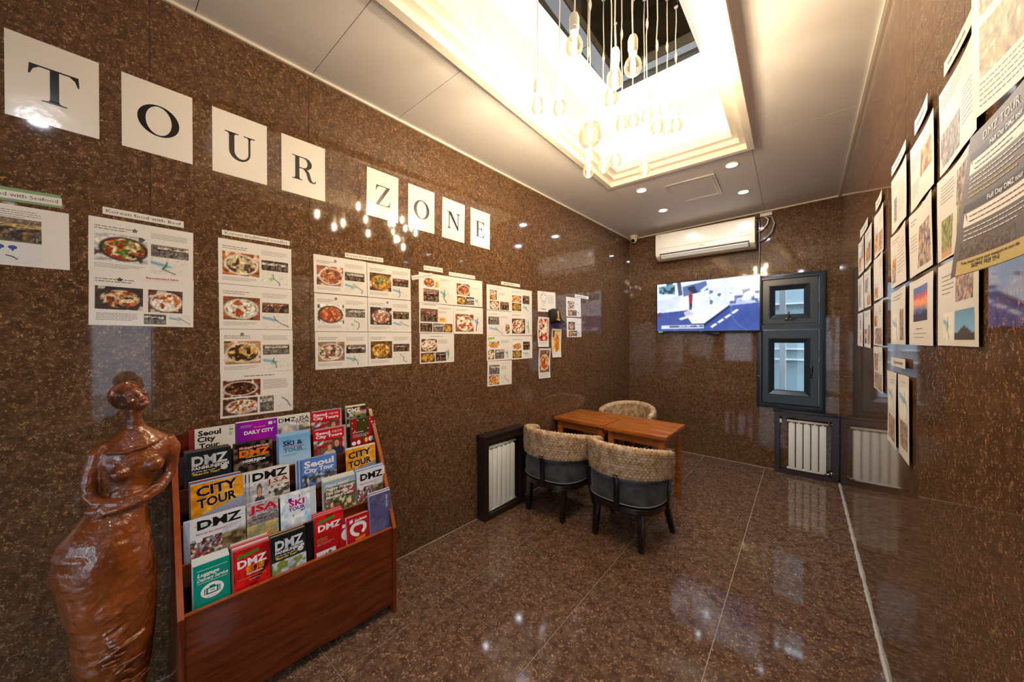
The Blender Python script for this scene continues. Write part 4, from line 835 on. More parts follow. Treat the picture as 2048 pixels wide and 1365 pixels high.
# ------------------------------------------------------------------ ceiling fittings and pendant bulbs
for i, (x, y, lab) in enumerate(((-.455, 3.40, 'near right one of four by the hatch'), (-1.196, 3.387, 'near left one of four by the hatch'), (-1.191, 4.044, 'far left one of four by the hatch'), (-.449, 4.076, 'far right one of four by the hatch'), (-.2, -.4, 'unseen fill lamp added behind the viewpoint on the right'), (.9, -1.0, 'unseen fill lamp added behind the viewpoint by the glazed side'))):  # last two are unseen, added behind the viewpoint to brighten the room
    d = thing('downlight', 'small round recessed downlight, ' + lab.replace('right one', 'one on the window side').replace('left one', 'one on the menu side'), 'downlight', T(x, y, cz(x, y)), 'recessed downlights')
    G().lathe([(.034, .012), (.036, -.002), (.044, -.006), (.052, -.004), (.053, .004)], 28).build('ring', M_WHITE, d, smooth=True)
    G().lathe([(.0, -.003), (.0345, -.003)][::-1], 24).build('lamp', mat('cool_lamp', (255, 255, 255), emit=((.82, .90, 1.0), DOWN_E)), d)
ah = thing('access_hatch', 'square ceiling access hatch with a thin metal rim between the downlights', 'hatch', T(-.807, 3.705, cz(-.8, 3.7)) @ RZ(.03))
G().mitre([(-.205, -.255, .205, .255, .004), (-.205, -.255, .205, .255, -.006), (-.190, -.240, .190, .240, -.006), (-.190, -.240, .190, .240, .0), (-.184, -.234, .184, .234, .0), (-.184, -.234, .184, .234, -.005), (-.172, -.222, .172, .222, -.005), (-.172, -.222, .172, .222, .0)], flip=True).build('rim', mat('hatch_rim', (206, 200, 190), .3, .3), ah)
G().box(-.172, -.222, -.0015, .172, .222, .004).build('lid', M_CEIL, ah)
M_CORE = mat('glowing_filament', (255, 220, 160), emit=((1.0, .89, .74), BULB_E))
M_CORD = mat('pale_flex', (224, 214, 206), .5)
SHAPES = {
 'pear': [(0, -.062), (.012, -.060), (.024, -.051), (.030, -.038), (.031, -.024), (.027, -.006), (.020, .014), (.015, .030), (.0135, .042)],
 'round': [(0, -.052), (.014, -.050), (.027, -.040), (.033, -.026), (.034, -.012), (.030, .004), (.021, .018), (.0145, .028), (.0135, .040)],
 'globe': [(0, -.066), (.020, -.063), (.042, -.050), (.055, -.028), (.059, -.004), (.055, .020), (.043, .040), (.026, .052), (.015, .058), (.0135, .066)],
 'tube': [(0, -.074), (.010, -.072), (.017, -.062), (.0185, -.04), (.0185, .01), (.016, .026), (.0135, .042)],
}
PEND = [  # x, y, z of the bulb centre, shape, what sets it apart
 (-1.02, 1.43, 2.63, 'pear', 'leftmost pendant, thin pear bulb in front of the stepped moulding'), (-.965, 1.545, 2.65, 'round', 'second pendant from the left'), (-.68, 1.195, 2.59, 'round', 'amber bulb hanging high at the left, its socket clear of the others'),
 (-.62, 1.44, 2.58, 'pear', 'large pear bulb high in the middle of the cluster'), (-.525, 1.39, 2.55, 'round', 'amber round bulb high right of the large pear bulb'), (-.72, 1.62, 2.63, 'round', 'round bulb just below the large pear bulb'), (-.76, 1.85, 2.64, 'pear', 'pear bulb left of the middle, partly behind others'),
 (-.75, 1.99, 2.71, 'round', 'small round bulb in the middle of the cluster'), (-.655, 1.94, 2.68, 'pear', 'pear bulb right of the middle with a collar cord'), (-.61, 1.965, 2.61, 'round', 'round bulb low at the right'), (-.60, 2.11, 2.68, 'tube', 'short tube bulb at the right'), (-.575, 2.195, 2.71, 'round', 'rightmost pendant, round bulb'),
 (-.82, 1.60, 2.47, 'globe', 'big globe bulb low at the left of the cluster'), (-.945, 1.82, 2.43, 'pear', 'lowest pear bulb at the left of the coffer corner'), (-.88, 1.88, 2.45, 'round', 'low round bulb at the coffer corner'), (-.89, 2.07, 2.56, 'round', 'low round bulb just above the coffer corner'), (-.70, 2.03, 2.44, 'pear', 'lowest bulb at the right, before the far moulding'),
]
for i, (x, y, z, sh, lab) in enumerate(PEND):
    p = thing('pendant_bulb', 'pendant lamp, ' + lab, 'pendant lamp', T(x, y, z), 'bulb pendants under the coffer')
    prof = SHAPES[sh]; zt = prof[-1][1]
    G().lathe(prof, 22).build('bulb', M_AMBER, p, smooth=True)
    G().lathe([(0, -.030), (.006, -.028), (.0085, -.010), (.0085, .016), (.004, .026), (0, .026)], 10).build('filament', M_CORE, p, smooth=True)
    G().lathe([(.0, zt - .003), (.0155, zt - .003), (.016, zt + .012), (.0155, zt + .012), (.019, zt + .012), (.0195, zt + .050), (.014, zt + .066), (.004, zt + .070)], 18).build('socket', M_WHITE, p, smooth=True, auto=.7)
    rs = random.Random(i); top = 3.398 - z
    path = [(0, 0, zt + .066)] + [(rs.uniform(-.004, .004), rs.uniform(-.004, .004), zt + .066 + (top - zt - .066) * q / 6) for q in range(1, 6)] + [(0, 0, top)]
    G().tube(path, .0028, 6).build('cord', M_CORD, p, smooth=True)
    k = zt + .066 + (top - zt - .066) * rs.uniform(.45, .8)
    G().lathe([(.003, -.030), (.0065, -.012), (.007, -.003), (.0078, 0), (.007, .003), (.0065, .012), (.003, .030)], 10, (0, 0, k)).build('cord_joint', M_CORD, p, smooth=True)
    G().lathe([(0, 0), (.012, -.004), (.012, -.014), (.004, -.02)][::-1], 12, (0, 0, top)).build('ceiling_cap', M_STEEL, p, smooth=True)
# ------------------------------------------------------------------ two small wooden tables pushed together
def table(x0, y0, x1, y1, rot, label, h=.658):
    cx, cy = (x0 + x1) / 2, (y0 + y1) / 2; W, D = x1 - x0, y1 - y0
    t = thing('side_table', label, 'table', T(cx, cy, 0) @ RZ(math.radians(rot)), 'wooden tables pushed together')
    n = 4
    for k in range(n): G().box(-W / 2, -D / 2 + D * k / n + .0004, h - .030, W / 2, -D / 2 + D * (k + 1) / n - .0004, h).build('plank', M_TABLE, t, bevel=.0018)
    i = .028; s = .046
    for sx in (-1, 1):
        for sy in (-1, 1):
            lx, ly = sx * (W / 2 - i), sy * (D / 2 - i); G().box(min(lx, lx - sx * s), min(ly, ly - sy * s), 0, max(lx, lx - sx * s), max(ly, ly - sy * s), h - .030).build('leg', M_TABLE, t, bevel=.003)
    a = i + .012
    for sy in (-1, 1): y = sy * (D / 2 - a); G().box(-W / 2 + i + s, min(y, y - sy * .02), h - .105, W / 2 - i - s, max(y, y - sy * .02), h - .030).build('apron', M_TABLE, t, bevel=.002)
    for sx in (-1, 1): x = sx * (W / 2 - a); G().box(min(x, x - sx * .02), -D / 2 + i + s, h - .105, max(x, x - sx * .02), D / 2 - i - s, h - .030).build('apron', M_TABLE, t, bevel=.002)
    return t
table(-1.935, 2.990, -1.383, 3.515, -2.0, 'small brown wooden table against the left wall, behind the left wicker chair')
table(-1.372, 2.935, -.832, 3.495, -.6, 'small brown wooden table standing free in the room, behind the right wicker chair')

# ------------------------------------------------------------------ wicker barrel chairs
M_WICKER = bpy.data.materials.new('woven_water_hyacinth'); M_WICKER.use_nodes = True
_n = M_WICKER.node_tree; _b = _n.nodes['Principled BSDF']; _b.inputs['Roughness'].default_value = .55
_t = _n.nodes.new('ShaderNodeTexCoord'); _z = _n.nodes.new('ShaderNodeTexNoise'); _z.inputs['Scale'].default_value = 26; _z.inputs['Detail'].default_value = 3
_c = _n.nodes.new('ShaderNodeValToRGB'); _c.color_ramp.elements[0].position = .34; _c.color_ramp.elements[1].position = .66
_c.color_ramp.elements[0].color = (*lin((158, 118, 78)), 1); _c.color_ramp.elements[1].color = (*lin((206, 180, 146)), 1)
_n.links.new(_t.outputs['Object'], _z.inputs['Vector']); _n.links.new(_z.outputs[0], _c.inputs[0]); _n.links.new(_c.outputs[0], _b.inputs['Base Color'])
def weave(u, v):
    """braid height: rows of slanted overlapping strands (u along, v across, in strand units)"""
    r_ = math.floor(v); fv = v - r_; uu = u + .5 * (int(r_) % 2) + (fv - .5) * (.55 if int(r_) % 2 else -.55); fu = uu - math.floor(uu)
    return (max(0, math.sin(PI * fv)) ** .6) * (.12 + .88 * max(0, math.sin(PI * fu)) ** .6)
def wicker_back():
    g = G(); NU, A = 210, math.radians(103); rings = []
    # section runs outside bottom -> up -> over the rounded top -> inside down
    sec = []
    H, TH = .176, .046
    for k in range(27): sec.append((0, -H / 2 + H * k / 26, 0))
    for k in range(1, 8): a = PI * k / 8; sec.append((TH / 2 - TH / 2 * math.cos(a), H / 2 + TH / 2 * math.sin(a), 1))
    for k in range(27): sec.append((TH, H / 2 - H * k / 26, 2))
    for k in range(1, 8): a = PI * k / 8; sec.append((TH / 2 + TH / 2 * math.cos(a), -H / 2 - TH / 2 * math.sin(a) * .6, 3))
    peri = 0; S = []
    for i, s in enumerate(sec):
        if i: peri += math.hypot(s[0] - sec[i - 1][0], s[1] - sec[i - 1][1])
        S.append(peri)
    tot = peri + math.hypot(sec[0][0] - sec[-1][0], sec[0][1] - sec[-1][1]); rows = 26
    cx = sum(s[0] for s in sec) / len(sec)
    for q in range(NU + 1):
        t = -1 + 2 * q / NU; ang = -PI / 2 + t * A; e = abs(t)
        lip = max(0, (e - .955) / .045); sq = math.sqrt(max(0, 1 - lip * lip)) * .96 + .04
        rx, ry = .299, .312; drop = -.050 * (e ** 2); hs = 1 - .22 * e ** 2; ring = []
        flare = .02
        for i, (d, zz, part) in enumerate(sec):
            dz = zz * hs * sq; dd = cx + (d - cx) * sq
            w_ = weave(t * 19, S[i] / tot * rows) * .0125 * sq
            nx_, nz_ = (-1 if part == 0 else 1 if part == 2 else 0), (1 if part == 1 else -1 if part == 3 else 0)
            if part in (1, 3): a = (d - TH / 2) / (TH / 2); nx_ = a; nz_ = nz_ * math.sqrt(max(0, 1 - a * a))
            off = dd + nx_ * w_; r0 = 1 - off / .30 + flare * zz / H
            ring.append(((rx * r0) * math.cos(ang), (ry * r0) * math.sin(ang) * (1 if math.sin(ang) < 0 else 1.05), dz + nz_ * w_ + drop))
        rings.append(ring)
    g.loops(rings, cap0=True, cap1=True); return g
def superell(a, b, n, z, N=40, cy=0): return [(a * math.copysign(abs(math.cos(t)) ** (2 / n), math.cos(t)), cy + b * math.copysign(abs(math.sin(t)) ** (2 / n), math.sin(t)), z) for t in [2 * PI * k / N for k in range(N)]]
def chair_proto(M, label):
    c = thing('wicker_chair', label, 'chair', M, 'wicker barrel chairs at the tables')
    g = G(); L = []
    for dz, s in ((.305, .955), (.312, .985), (.33, 1), (.40, 1.0), (.438, .985), (.458, .95), (.470, .88), (.476, .70), (.479, .4), (.48, .01)): L.append(superell(.262 * s, .262 * s, 2.7, dz))
    g.loops(L, cap0=True); seat = g.build('seat_cushion', M_VELVET, c, smooth=True)
    g = G(); pts = superell(.266, .266, 2.7, .318, 64); g.tube(pts + [pts[0], pts[1]], .0045, 6, False); g.build('piping', mat('grey_piping', (116, 116, 118), .6), seat, smooth=True)
    g = G().loops([superell(.225, .225, 2.7, .258), superell(.262, .262, 2.7, .258), superell(.270, .270, 2.7, .264), superell(.270, .270, 2.7, .298), superell(.262, .262, 2.7, .304), superell(.1, .1, 2.7, .304)]); g.build('seat_rail', M_ESPRESSO, c, smooth=True, auto=.7)
    for x, y, fx_, fy_ in ((-.165, -.185, -.172, -.205), (.165, -.185, .172, -.205), (-.185, .185, -.240, .205), (.185, .185, .240, .205)):
        L = []
        for z, s, k in ((0, .0165, 1), (.01, .018, 1), (.27, .024, 0)): px, py = x + (fx_ - x) * k, y + (fy_ - y) * k; L.append([(px - s, py - s, z), (px + s, py - s, z), (px + s, py + s, z), (px - s, py + s, z)])
        G().loops(L, cap0=True, cap1=True).build('leg', M_ESPRESSO, c, bevel=.006)
    for ang in (-84, 4, 176):
        a = math.radians(ang); p0 = Vector((.272 * math.cos(a), .272 * math.sin(a), .262)); p1 = Vector((.285 * math.cos(a), .292 * math.sin(a), .535 - .03 * (math.sin(a) > -.5))); t = Vector((-math.sin(a), math.cos(a), 0)); n_ = Vector((math.cos(a), math.sin(a), 0)); L = []
        for p in (p0, p0.lerp(p1, .5), p1): L.append([p - t * .019 - n_ * .010, p + t * .019 - n_ * .010, p + t * .019 + n_ * .010, p - t * .019 + n_ * .010])
        G().loops(L, cap0=True, cap1=True).build('back_post', M_ESPRESSO, c, bevel=.004)
    wicker_back().build('woven_back', M_WICKER, c, M=T(0, .012, .603), smooth=True)
    return c
ch = chair_proto(T(-.995, 2.575, 0) @ RZ(math.radians(-3)), 'wicker barrel chair nearest the viewer, back turned, in front of the free standing table')
copy_tree(ch, T(-1.612, 2.570, 0) @ RZ(math.radians(-2)), 'wicker barrel chair beside the wall radiator, in front of the table by the left wall')
copy_tree(ch, T(-1.50, 3.78, 0) @ RZ(math.radians(178)), 'wicker barrel chair on the far side of the tables, only its woven back showing')

# ------------------------------------------------------------------ cherry brochure rack
RU0, RU1 = .205, 1.046
rk = thing('brochure_rack', 'cherry wood tiered brochure rack standing against the left wall', 'rack', LW @ T(RU0, 0, .0))
RWD = RU1 - RU0
pf = [(.003, 0.0), (.397, 0.0), (.400, .448), (.254, .80), (.122, 1.042), (.003, 1.042)]     # (out from wall, height)
SD = frame((0, 0, 0), (0, 0, 1), (0, 1, 0), (-1, 0, 0))
for x in (0, RWD - .020):
    s = G().prism(pf, SD, -x - .020, -x).build('side_panel', M_CHERRY, rk, bevel=.0025)
    e = [(.3985, .4485), (.2545, .8005), (.122, 1.0425), (.010, 1.0425)]
    g = G(); L = []
    for (w0, z0) in e: L.append([(x + .001, z0 + .0006, w0 + .0016), (x + .019, z0 + .0006, w0 + .0016), (x + .019, z0 - .004, w0 - .004), (x + .001, z0 - .004, w0 - .004)])
    g.loops(L, cap0=True, cap1=True).build('edge_band', M_CHERRY_L, s)
G().box(.020, .052, .376, RWD - .020, .452, .394).build('front_panel', M_CHERRY_H, rk, bevel=.002)
G().box(.020, .4505, .3765, RWD - .020, .4545, .3935).build('front_edge', M_CHERRY_L, rk)
G().box(.020, .0, .30, RWD - .020, .06, .33).build('plinth', M_ESPRESSO, rk)
G().box(.020, .05, .003, RWD - .020, 1.03, .012).build('back_panel', M_CHERRY, rk)
ROWW = [.352, .289, .226, .163, .100]; ROWZ = [.600, .752, .865, .980, 1.064]
for k in range(5):
    w0 = ROWW[k]; zt = ROWZ[k]; zb = zt - .222
    G().box(.020, zb - .012, w0 - .012, RWD - .020, zb - .001, w0 + .030).build('shelf', M_CHERRY, rk)
    if k:
        zd = (0, .600, .722, .842, .957)[k]; f = T(0, zb, w0 + .026) @ Matrix.Rotation(math.radians(-5), 4, 'X')
        G().box(.020, 0, 0, RWD - .020, zd - zb, .006, M=f).build('divider', M_CHERRY_H, rk); G().box(.020, zd - zb, 0, RWD - .020, zd - zb + .002, .006, M=f).build('divider_edge', M_CHERRY_L, rk)
# ------------------------------------------------------------------ brochures: front copy with its cover print, the copies behind it one by one
BH = .212
def blobs(cols, sc=7, seed=1, sky=None, hz=.5):
    def fn(X, Y):
        img = np.ones(X.shape + (3,)) * np.asarray(cols[0], float)
        for q, c in enumerate(cols[1:]): img = blend(img, soft(.62 - vnoise(X, Y, seed * 3 + q, sc + 2 * q), .1), c)
        if sky is not None: img = blend(img, soft(Y - hz - .12 * (vnoise(X, Y, seed, 4) - .5), .08), sky)
        return np.clip(img * (.85 + .3 * vnoise(X, Y, seed + 7, 16))[..., None], 0, 255)
    return fn
def flat(c, c2=None): return lambda X, Y: np.ones(X.shape + (3,)) * (np.asarray(c, float) if c2 is None else (np.asarray(c, float) * (1 - Y)[..., None] + np.asarray(c2, float) * Y[..., None]))
def people(bgfn, heads):
    def fn(X, Y):
        img = bgfn(X, Y); asp = X.max(); U = X / asp
        for cx, cy, r_, hat, shirt in heads:
            img = blend(img, ((np.hypot((U - cx) / 1.5, Y - cy - r_ * 2.6) < r_ * 1.6)) * 1.0, shirt); img = blend(img, (np.hypot((U - cx), (Y - cy) * .75) < r_ * 1.15) * 1.0, hat); img = blend(img, (np.hypot((U - cx), (Y - cy - .3 * r_) * .75) < r_ * .8) * 1.0, (206, 150, 116))
        return img
    return fn
def brochure(row, u0, wd, label, what, pics, words_, nb=3, page=(222, 216, 208), dz=0.0, dw=0.0, tilt=5.0, shift=(0, 0), edge=None, behind=None):
    w0, zt = ROWW[row] + dw + .018, ROWZ[row] + dz; grp = 'copies of the ' + what
    def place(k): return LW @ T(u0 + shift[0] * k, zt - BH + shift[1] * k, w0 - .0042 * k) @ Matrix.Rotation(math.radians(-tilt), 4, 'X')
    o = G().box(0, 0, -.0018, wd, BH, 0).build('brochure', mat('cover_' + '_'.join(map(str, edge or page)), edge or page, .3), None, place(0)); tag(o, label, 'brochure')
    for x0, y0, x1, y1, n, fn in pics: picture(o, 'cover_print', x0 * wd, BH - y1, x1 * wd, BH - y0, n, fn, M_COVER, z=.0003 + .0001 * (y0 > 0))
    g = G(); zc = .0006
    for wds in words_:
        zc += .00004
        if wds[0] == 'r': g.poly([(wds[1] * wd, BH - wds[4]), (wds[3] * wd, BH - wds[4] + (wds[6] if len(wds) > 6 else 0)), (wds[3] * wd, BH - wds[2] + (wds[6] if len(wds) > 6 else 0)), (wds[1] * wd, BH - wds[2])], zc - .0001, lin(wds[5]))
        elif wds[0] == 'e': g.poly([(wds[1] * wd + wds[3] * math.cos(t), BH - wds[2] + wds[4] * math.sin(t)) for t in [q * PI / 12 for q in range(24)]], zc - .0001 + .00005 * (len(wds) > 6), lin(wds[5]))
        elif wds[0] == 'w': words(g, wds[1] * wd, BH - wds[2], wds[3] * wd, wds[4], .0062, wds[5], wds[6], z=zc, rs=random.Random(len(label)))
        else:
            s, x, y, size, col, width, kw = wds
            if kw.get('shadow'): text(g, s, x * wd + .0012, BH - y - .0012, size, kw['shadow'], z=zc, width=width * wd, fat=.035, shear=kw.get('shear', 0), align=kw.get('align', 'l'), rot=kw.get('rot', 0))
            text(g, s, x * wd, BH - y, size, col, z=zc + .00012, width=width * wd, fat=kw.get('fat', .03) * .6, shear=kw.get('shear', 0), align=kw.get('align', 'l'), serif=kw.get('serif', False), rot=kw.get('rot', 0))
    if g.f: g.build('lettering', M_COVER, o)
    pm = None
    for k in range(1, nb + 1):
        M = place(k)
        col = behind[(k - 1) % len(behind)] if behind else page
        b = G().box(0, 0, -.0018, wd, BH, 0).build('brochure', mat('cover_' + '_'.join(map(str, col)), col, .35), None, M)
        tag(b, ('copy tucked directly behind the ', 'second copy tucked behind the ', 'third copy tucked behind the ', 'fourth copy tucked behind the ', 'fifth copy tucked behind the ', 'rearmost copy tucked behind the ')[k - 1] + what, 'brochure', grp)
K, Wt, RED, YEL = (14, 14, 18), (238, 236, 238), (186, 24, 28), (240, 210, 40)
# front row
brochure(0, .252, .107, 'teal brochure reading Luggage Delivery Service with a white oval', 'teal luggage brochure', [(0, 0, 1, BH, 4, flat((0, 140, 120)))],
  [('r', .1, .022, .92, .0233, Wt), ('Luggage', .10, .044, .013, Wt, .60, dict(shear=.25, fat=.04)), ('Delivery Service', .10, .062, .013, Wt, .84, dict(shear=.25, fat=.03)), ('r', .1, .068, .92, .0693, Wt), ('e', .5, .104, .034, .027, Wt), ('r', .33, .093, .67, .117, (0, 120, 104)), ('r', .38, .098, .62, .112, Wt), ('r', .42, .087, .58, .093, (0, 120, 104)), ('r', .28, .094, .31, .116, (0, 120, 104)), ('r', .69, .094, .72, .116, (0, 120, 104)), ('r', .44, .103, .57, .1065, (0, 120, 104)), ('w', .36, .124, .66, 1, .002, (90, 120, 120))], 5, (232, 232, 228), edge=(120, 220, 206), shift=(-.0006, .0042))
brochure(0, .370, .122, 'red brochure with white DMZ, green brush stroke and Chinese letters, in the front row', 'red Chinese lettered brochure', [(0, 0, 1, BH, 40, lambda X, Y: blend(blend(blobs([(206, 26, 26), (160, 16, 20)], 5, 3)(X, Y), soft(np.abs(np.mod(Y * 6 + X * 9, 2) - 1) - .3, .2) * (X > .28) * (Y > .35) * (Y < .62), (60, 16, 20)), soft(.80 - Y + .5 * np.abs(X - .15), .03), (24, 16, 18)))],
  [('r', .10, .022, .68, .034, (40, 140, 44), .010), ('DMZ', .10, .070, .030, Wt, .80, dict(fat=.07, rot=.02)), ('板门店', .32, .092, .019, (236, 170, 30), .50, dict(fat=.03)), ('Panmunjeom', .34, .104, .009, Wt, .44, dict(fat=.03)), ('r', .1, .114, .86, .1155, (230, 160, 40)), ('w', .4, .126, .74, 1, .0024, Wt)], 6, (206, 120, 120), shift=(-.0008, .0042), behind=[(206, 60, 60), (220, 150, 150), (230, 226, 222)])
PAN = [('DMZ', .10, .056, .040, (206, 214, 220), .82, dict(fat=.08, serif=True)), ('PANMUNJEOM', .10, .072, .012, Wt, .84, dict(fat=.05, serif=True)), ('w', .1, .082, .72, 1, .005, (200, 200, 204)), ('"Must-Go Tour!"', .10, .094, .0095, YEL, .66, dict(fat=.04, shear=.2)), ('e', .83, .080, .012, .011, (216, 214, 216))]
brochure(0, .497, .130, 'black DMZ PANMUNJEOM brochure in the front row beside the red ones', 'front row black brochure', [(0, 0, 1, .102, 10, flat((22, 26, 30), (34, 40, 46))), (0, .102, 1, BH, 30, blobs([(206, 206, 222), (180, 184, 206), (120, 140, 60)], 6, 4))], PAN, 4, (34, 38, 44), shift=(-.0008, .003), behind=[(30, 34, 40), (190, 160, 130)])
brochure(0, .632, .028, 'dark brochure edge peeking out beside the front row black brochure', 'peeking dark brochure', [], [], 1, K, dw=-.008, dz=.012)
brochure(0, .668, .128, 'red DMZ brochure with a green stroke, half hidden behind the plain red leaflet', 'half hidden red brochure', [(0, 0, 1, BH, 20, blobs([(206, 24, 28), (170, 18, 24)], 5, 6))], [('r', .10, .020, .68, .032, (40, 150, 50), .010), ('DMZ', .10, .066, .028, Wt, .80, dict(fat=.07))], 5, (206, 60, 62), dz=.018, dw=-.010, shift=(-.0012, .003), behind=[(206, 60, 60), (226, 150, 150)])
brochure(0, .660, .100, 'plain dark red leaflet with a white lower panel in the front row', 'dark red leaflet', [(0, 0, 1, BH, 4, flat((164, 20, 26)))], [('w', .12, .024, .6, 3, .0028, (220, 160, 60)), ('w', .12, .046, .9, 2, .005, (206, 120, 110)), ('r', .08, .080, .92, .125, (222, 222, 226)), ('r', .46, .094, .54, .118, RED), ('e', .66, .094, .008, .008, (80, 140, 40))], 0, edge=(164, 20, 26), dz=-.052, dw=.006)
brochure(0, .775, .100, 'second red brochure with a white ring, leaning left of its twin', 'leaning red brochure', [(0, 0, 1, BH, 4, flat((176, 22, 30)))], [('r', .12, .018, .30, .034, (230, 226, 226)), ('e', .4, .066, .034, .030, (226, 222, 224)), ('e', .48, .066, .022, .018, (176, 22, 30), 1)], 1, dz=-.036, edge=(176, 22, 30), dw=-.002)
brochure(0, .806, .110, 'red brochure reading Suchean with a heart drawn by a white ring', 'red heart brochure', [(0, 0, 1, BH, 4, flat((184, 24, 32)))], [('r', .12, .016, .26, .032, (232, 228, 228), .004), ('Sucheon', .34, .030, .014, Wt, .56, dict(shear=.3, fat=.05, rot=.06))] +
  [('e', .50 + .30 * math.cos(t) * (1 - .1 * math.sin(t)), .068 - .026 * math.sin(t) - .008 * abs(math.cos(t)), .0085, .0085, (232, 230, 230)) for t in [q * 2 * PI / 22 for q in range(22) if q not in (17, 18)]] + [('r', .35, .108, .8, .122, (230, 130, 30), .006)], 2, (230, 200, 190), dz=-.030, edge=(184, 24, 32), dw=.004, shift=(-.004, .003), behind=[(220, 190, 180), (190, 40, 44)])
brochure(0, .921, .116, 'purple grey brochure with small vertical Korean lettering, right end of the front row', 'purple brochure', [(0, 0, 1, BH, 8, blobs([(84, 82, 124), (94, 92, 134)], 4, 9))], [(s, .74, .026 + .0105 * q, .0085, Wt, .085, dict(fat=.01)) for q, s in enumerate('성북구사랑방')] + [('w', .84, .05, .88, 6, .0018, (200, 170, 170))], 3, (226, 224, 230), dz=.040, dw=.002, edge=(96, 100, 160), shift=(-.001, .004), behind=[(232, 230, 234), (110, 110, 160)])
# second row
DMW = [('DMZ', .12, .044, .034, (30, 26, 24), .80, dict(fat=.09, serif=True)), ('r', .06, .0285, .96, .0298, (40, 36, 34)), ('Not to be missed!', .10, .064, .008, RED, .52, dict(fat=.02)), ('w', .62, .058, .92, 2, .003, (120, 110, 110)), ('e', .15, .080, .011, .011, (232, 228, 228))]
DWP = [(0, 0, 1, .078, 4, flat((222, 224, 230))), (0, .078, .55, BH, 34, blobs([(150, 140, 130), (60, 70, 110), (190, 60, 50), (226, 220, 214), (70, 66, 60)], 15, 2)), (.55, .066, 1, BH, 24, blobs([(120, 100, 70), (80, 64, 44), (150, 130, 96)], 9, 5, (200, 206, 214), .16))]
brochure(1, .249, .172, 'wide white brochure reading DMZ Not to be missed, left end of second row', 'wide white brochure', DWP, DMW, 4, (222, 228, 238), shift=(-.0042, -.001))
brochure(1, .425, .113, 'grey JSA TOUR brochure with red letters and prices', 'JSA price brochure', [(0, 0, 1, .064, 24, blobs([(186, 182, 190), (150, 150, 170), (200, 190, 180)], 5, 12)), (0, .064, 1, .092, 24, blobs([(120, 110, 110), (90, 100, 120), (160, 150, 140)], 8, 13)), (0, .092, 1, BH, 20, blobs([(206, 176, 110), (150, 160, 130), (190, 170, 120)], 5, 14))], [('JSA', .06, .040, .028, (206, 24, 36), .90, dict(fat=.06)), ('TOUR', .50, .050, .012, (150, 30, 70), .46, dict(fat=.03)), ('85,000KRW / 56', .16, .062, .0085, K, .80, dict(fat=.02)), ('w', .2, .074, .9, 1, .006, (60, 56, 60)), ('w', .06, .104, .9, 5, .003, (150, 110, 40))], 2, (226, 218, 208))
brochure(1, .545, .120, 'pale blue SKI TOUR brochure with a purple skier, middle of the second row', 'pale blue ski brochure', [(0, 0, 1, BH, 24, blobs([(206, 224, 240), (170, 206, 234), (236, 242, 248)], 5, 15))], [('e', .5, .060, .042, .046, (222, 234, 246)), ('SKI', .28, .064, .026, (200, 20, 110), .52, dict(fat=.09)), ('TOUR', .26, .084, .0155, (84, 40, 120), .56, dict(fat=.06)), ('r', .26, .026, .38, .040, (84, 50, 150)), ('r', .20, .040, .44, .042, (60, 50, 90)), ('r', .62, .020, .66, .032, (210, 40, 70)), ('r', .66, .088, .80, .094, (110, 90, 170)), ('r', .40, .100, .43, .112, (210, 60, 90))], 2, (206, 222, 236), shift=(.014, -.001))
brochure(1, .726, .152, 'brochure reading Nami Island, Petite France and The Garden of Morning Calm', 'island and garden brochure', [(0, 0, 1, .030, 10, flat((150, 176, 190))), (0, .030, 1, BH, 40, blobs([(96, 88, 60), (56, 62, 44), (150, 60, 60), (206, 196, 160), (90, 110, 70)], 11, 16))], [(s, .05, .026 + .019 * q, .0135, Wt, wd_, dict(fat=.05, shear=.2)) for q, (s, wd_) in enumerate((('Nami Island', .72), ('Petite France', .84), ('The Garden of', .86), ('Morning Calm', .86)))], 4, (226, 222, 208), edge=(60, 100, 190), shift=(-.001, .0045))
brochure(1, .884, .152, 'small white DMZ brochure at the right end of the second row', 'small white brochure', DWP, [w_ for w_ in DMW], 4, (226, 228, 236), edge=(60, 90, 190), shift=(-.001, .0045), behind=[(226, 228, 236), (110, 140, 200)])
